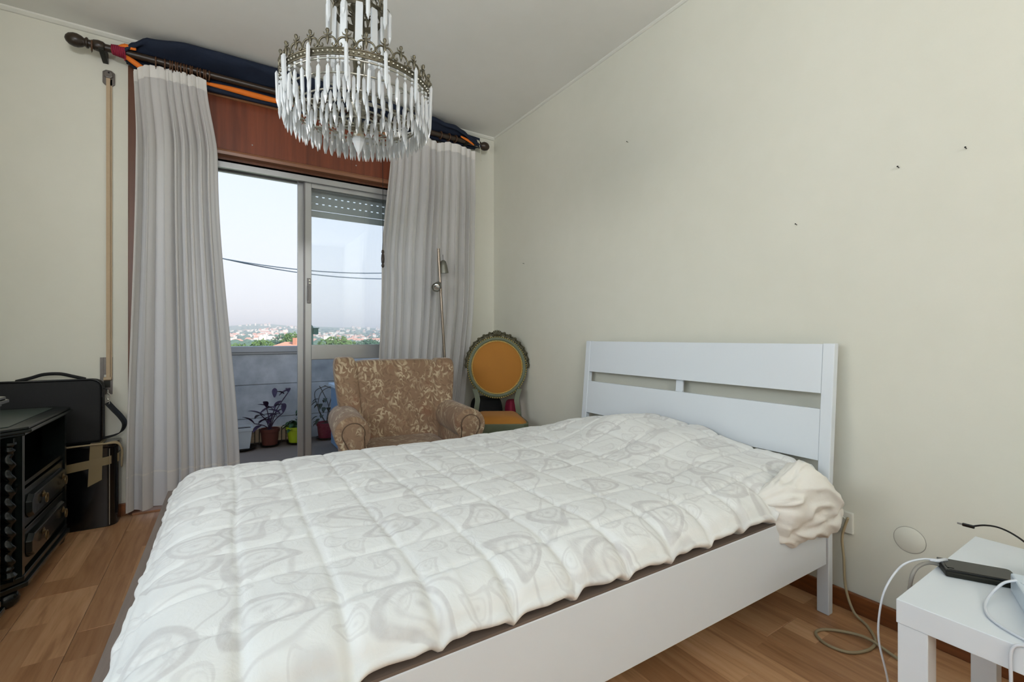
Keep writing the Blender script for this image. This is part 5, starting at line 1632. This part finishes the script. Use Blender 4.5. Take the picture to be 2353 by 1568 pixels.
ob('plug_tip', MB().box(-0.1520, -2.958, 0.4678, -0.1480, -2.9475, 0.4722), 'alu', c4)
ps = thing('power_strip', (-0.600, -3.182, TZ), R(20), label='white power strip with cables on the side table', cat='power strip')
ob('body', MB().prism(rrp(-0.135, 0.135, -0.026, 0.026, 0.012), tz, 0.0, 0.040), 'white_plastic', ps, bevel=0.004)
for k in range(4):
    sk = ob('socket', MB().lathe([(0.0195, 0.040), (0.0195, 0.0412), (0.0175, 0.0412), (0.0165, 0.0404)], 20, Matrix.Translation((-0.095 + k * 0.06, 0, 0))), 'white_plastic', ps, smooth=True, angle=40)
    for s_ in (-1, 1):
        ob('pin_hole', MB().lathe([(0.0032, 0.0404), (0.0030, 0.0410), (0.0006, 0.0411)], 8, Matrix.Translation((-0.095 + k * 0.06 + s_ * 0.006, s_ * 0.006, 0))), 'iron', sk)
ad_ = thing('charger_plug', (-0.385, -3.148, TZ), R(20), label='white charger block standing beside the power strip', cat='charger')
ob('body', MB().box(-0.028, -0.028, 0.0, 0.028, 0.028, 0.052), 'white_plastic', ad_, bevel=0.006)
ob('cap', MB().box(-0.020, -0.020, 0.052, 0.020, 0.020, 0.075), 'white_cable', ad_, bevel=0.004)
cable('white_cable', 'white cable loop lying on the side table beside the power strip', [(-0.520, -3.128, 0.490), (-0.535, -3.110, 0.480), (-0.575, -3.098, 0.460), (-0.620, -3.100, 0.4535), (-0.665, -3.115, 0.4535), (-0.695, -3.145, 0.4535), (-0.715, -3.190, 0.4535), (-0.722, -3.24, 0.4535), (-0.69, -3.30, 0.4535)], 0.0027, 'white_cable')
cable('white_cable', 'white cable hanging over the front edge of the side table', [(-0.64, -3.30, 0.4535), (-0.70, -3.26, 0.4600), (-0.731, -3.190, 0.4565), (-0.7405, -3.160, 0.445), (-0.7415, -3.158, 0.38), (-0.7425, -3.160, 0.25), (-0.7415, -3.17, 0.10), (-0.74, -3.19, 0.005)], 0.0027, 'white_cable')

# ================================================================== SMALL THINGS ON THE WALLS
so = thing('wall_socket', (XW, -2.590, 0.32), world=True, label='ivory wall socket plate behind the hanging duvet corner', cat='socket')
ob('plate', MB().box(XW - 0.012, -2.630, 0.282, XW, -2.550, 0.362), 'trim', so, bevel=0.004)
ob('insert', MB().lathe([(0.021, 0), (0.021, 0.003), (0.018, 0.003), (0.016, 0.0012)], 20, Matrix.Translation((XW - 0.012, -2.590, 0.322)) @ Matrix.Rotation(R(-90), 4, 'Y')), 'trim', so, smooth=True, angle=40)
cvp = thing('cover_plate', (XW, -2.790, 0.322), world=True, label='round painted-over cover plate low on the right wall', cat='cover plate')
ob('disc', MB().lathe([(0.043, -0.001), (0.0425, 0.0016), (0.039, 0.0034), (0.002, 0.0044)], 40, Matrix.Translation((XW, -2.790, 0.322)) @ Matrix.Rotation(R(-90), 4, 'Y')), 'wall', cvp, smooth=True, angle=40)
ob('crack_line', MB().tube([(XW - 0.0005, -2.790 + 0.0437 * math.cos(2 * PI * k / 40), 0.322 + 0.0437 * math.sin(2 * PI * k / 40)) for k in range(40)], 0.0005, 5, closed=True), 'grey_cable', cvp)
nl = MB()
nl.tube([(0, 0, 0), (-0.012, 0, 0.002)], 0.0014, 6)
nl.tube([(-0.012, 0, 0.002), (-0.0132, 0, 0.0022)], 0.0026, 8)
nm = nl.mesh('nail')
for (ny_, nz_), lab in zip(((-1.522, 2.126), (-2.93, 1.600), (-2.761, 1.593), (-2.431, 1.465), (-0.462, 1.574)),
                           ('small dark nail high on the right wall above the headboard', 'small dark nail on the right wall, higher one of a close pair', 'small dark nail on the right wall, lower one of a close pair',
                            'small dark nail on the right wall by itself above the bed rail corner', 'small dark nail on the right wall near the oval-back chair corner')):
    ob('nail', nm, 'dark_metal', loc=(XW, ny_, nz_), label=lab, cat='nail')

for o in WORLD_FRAMES:
    del o['_w']
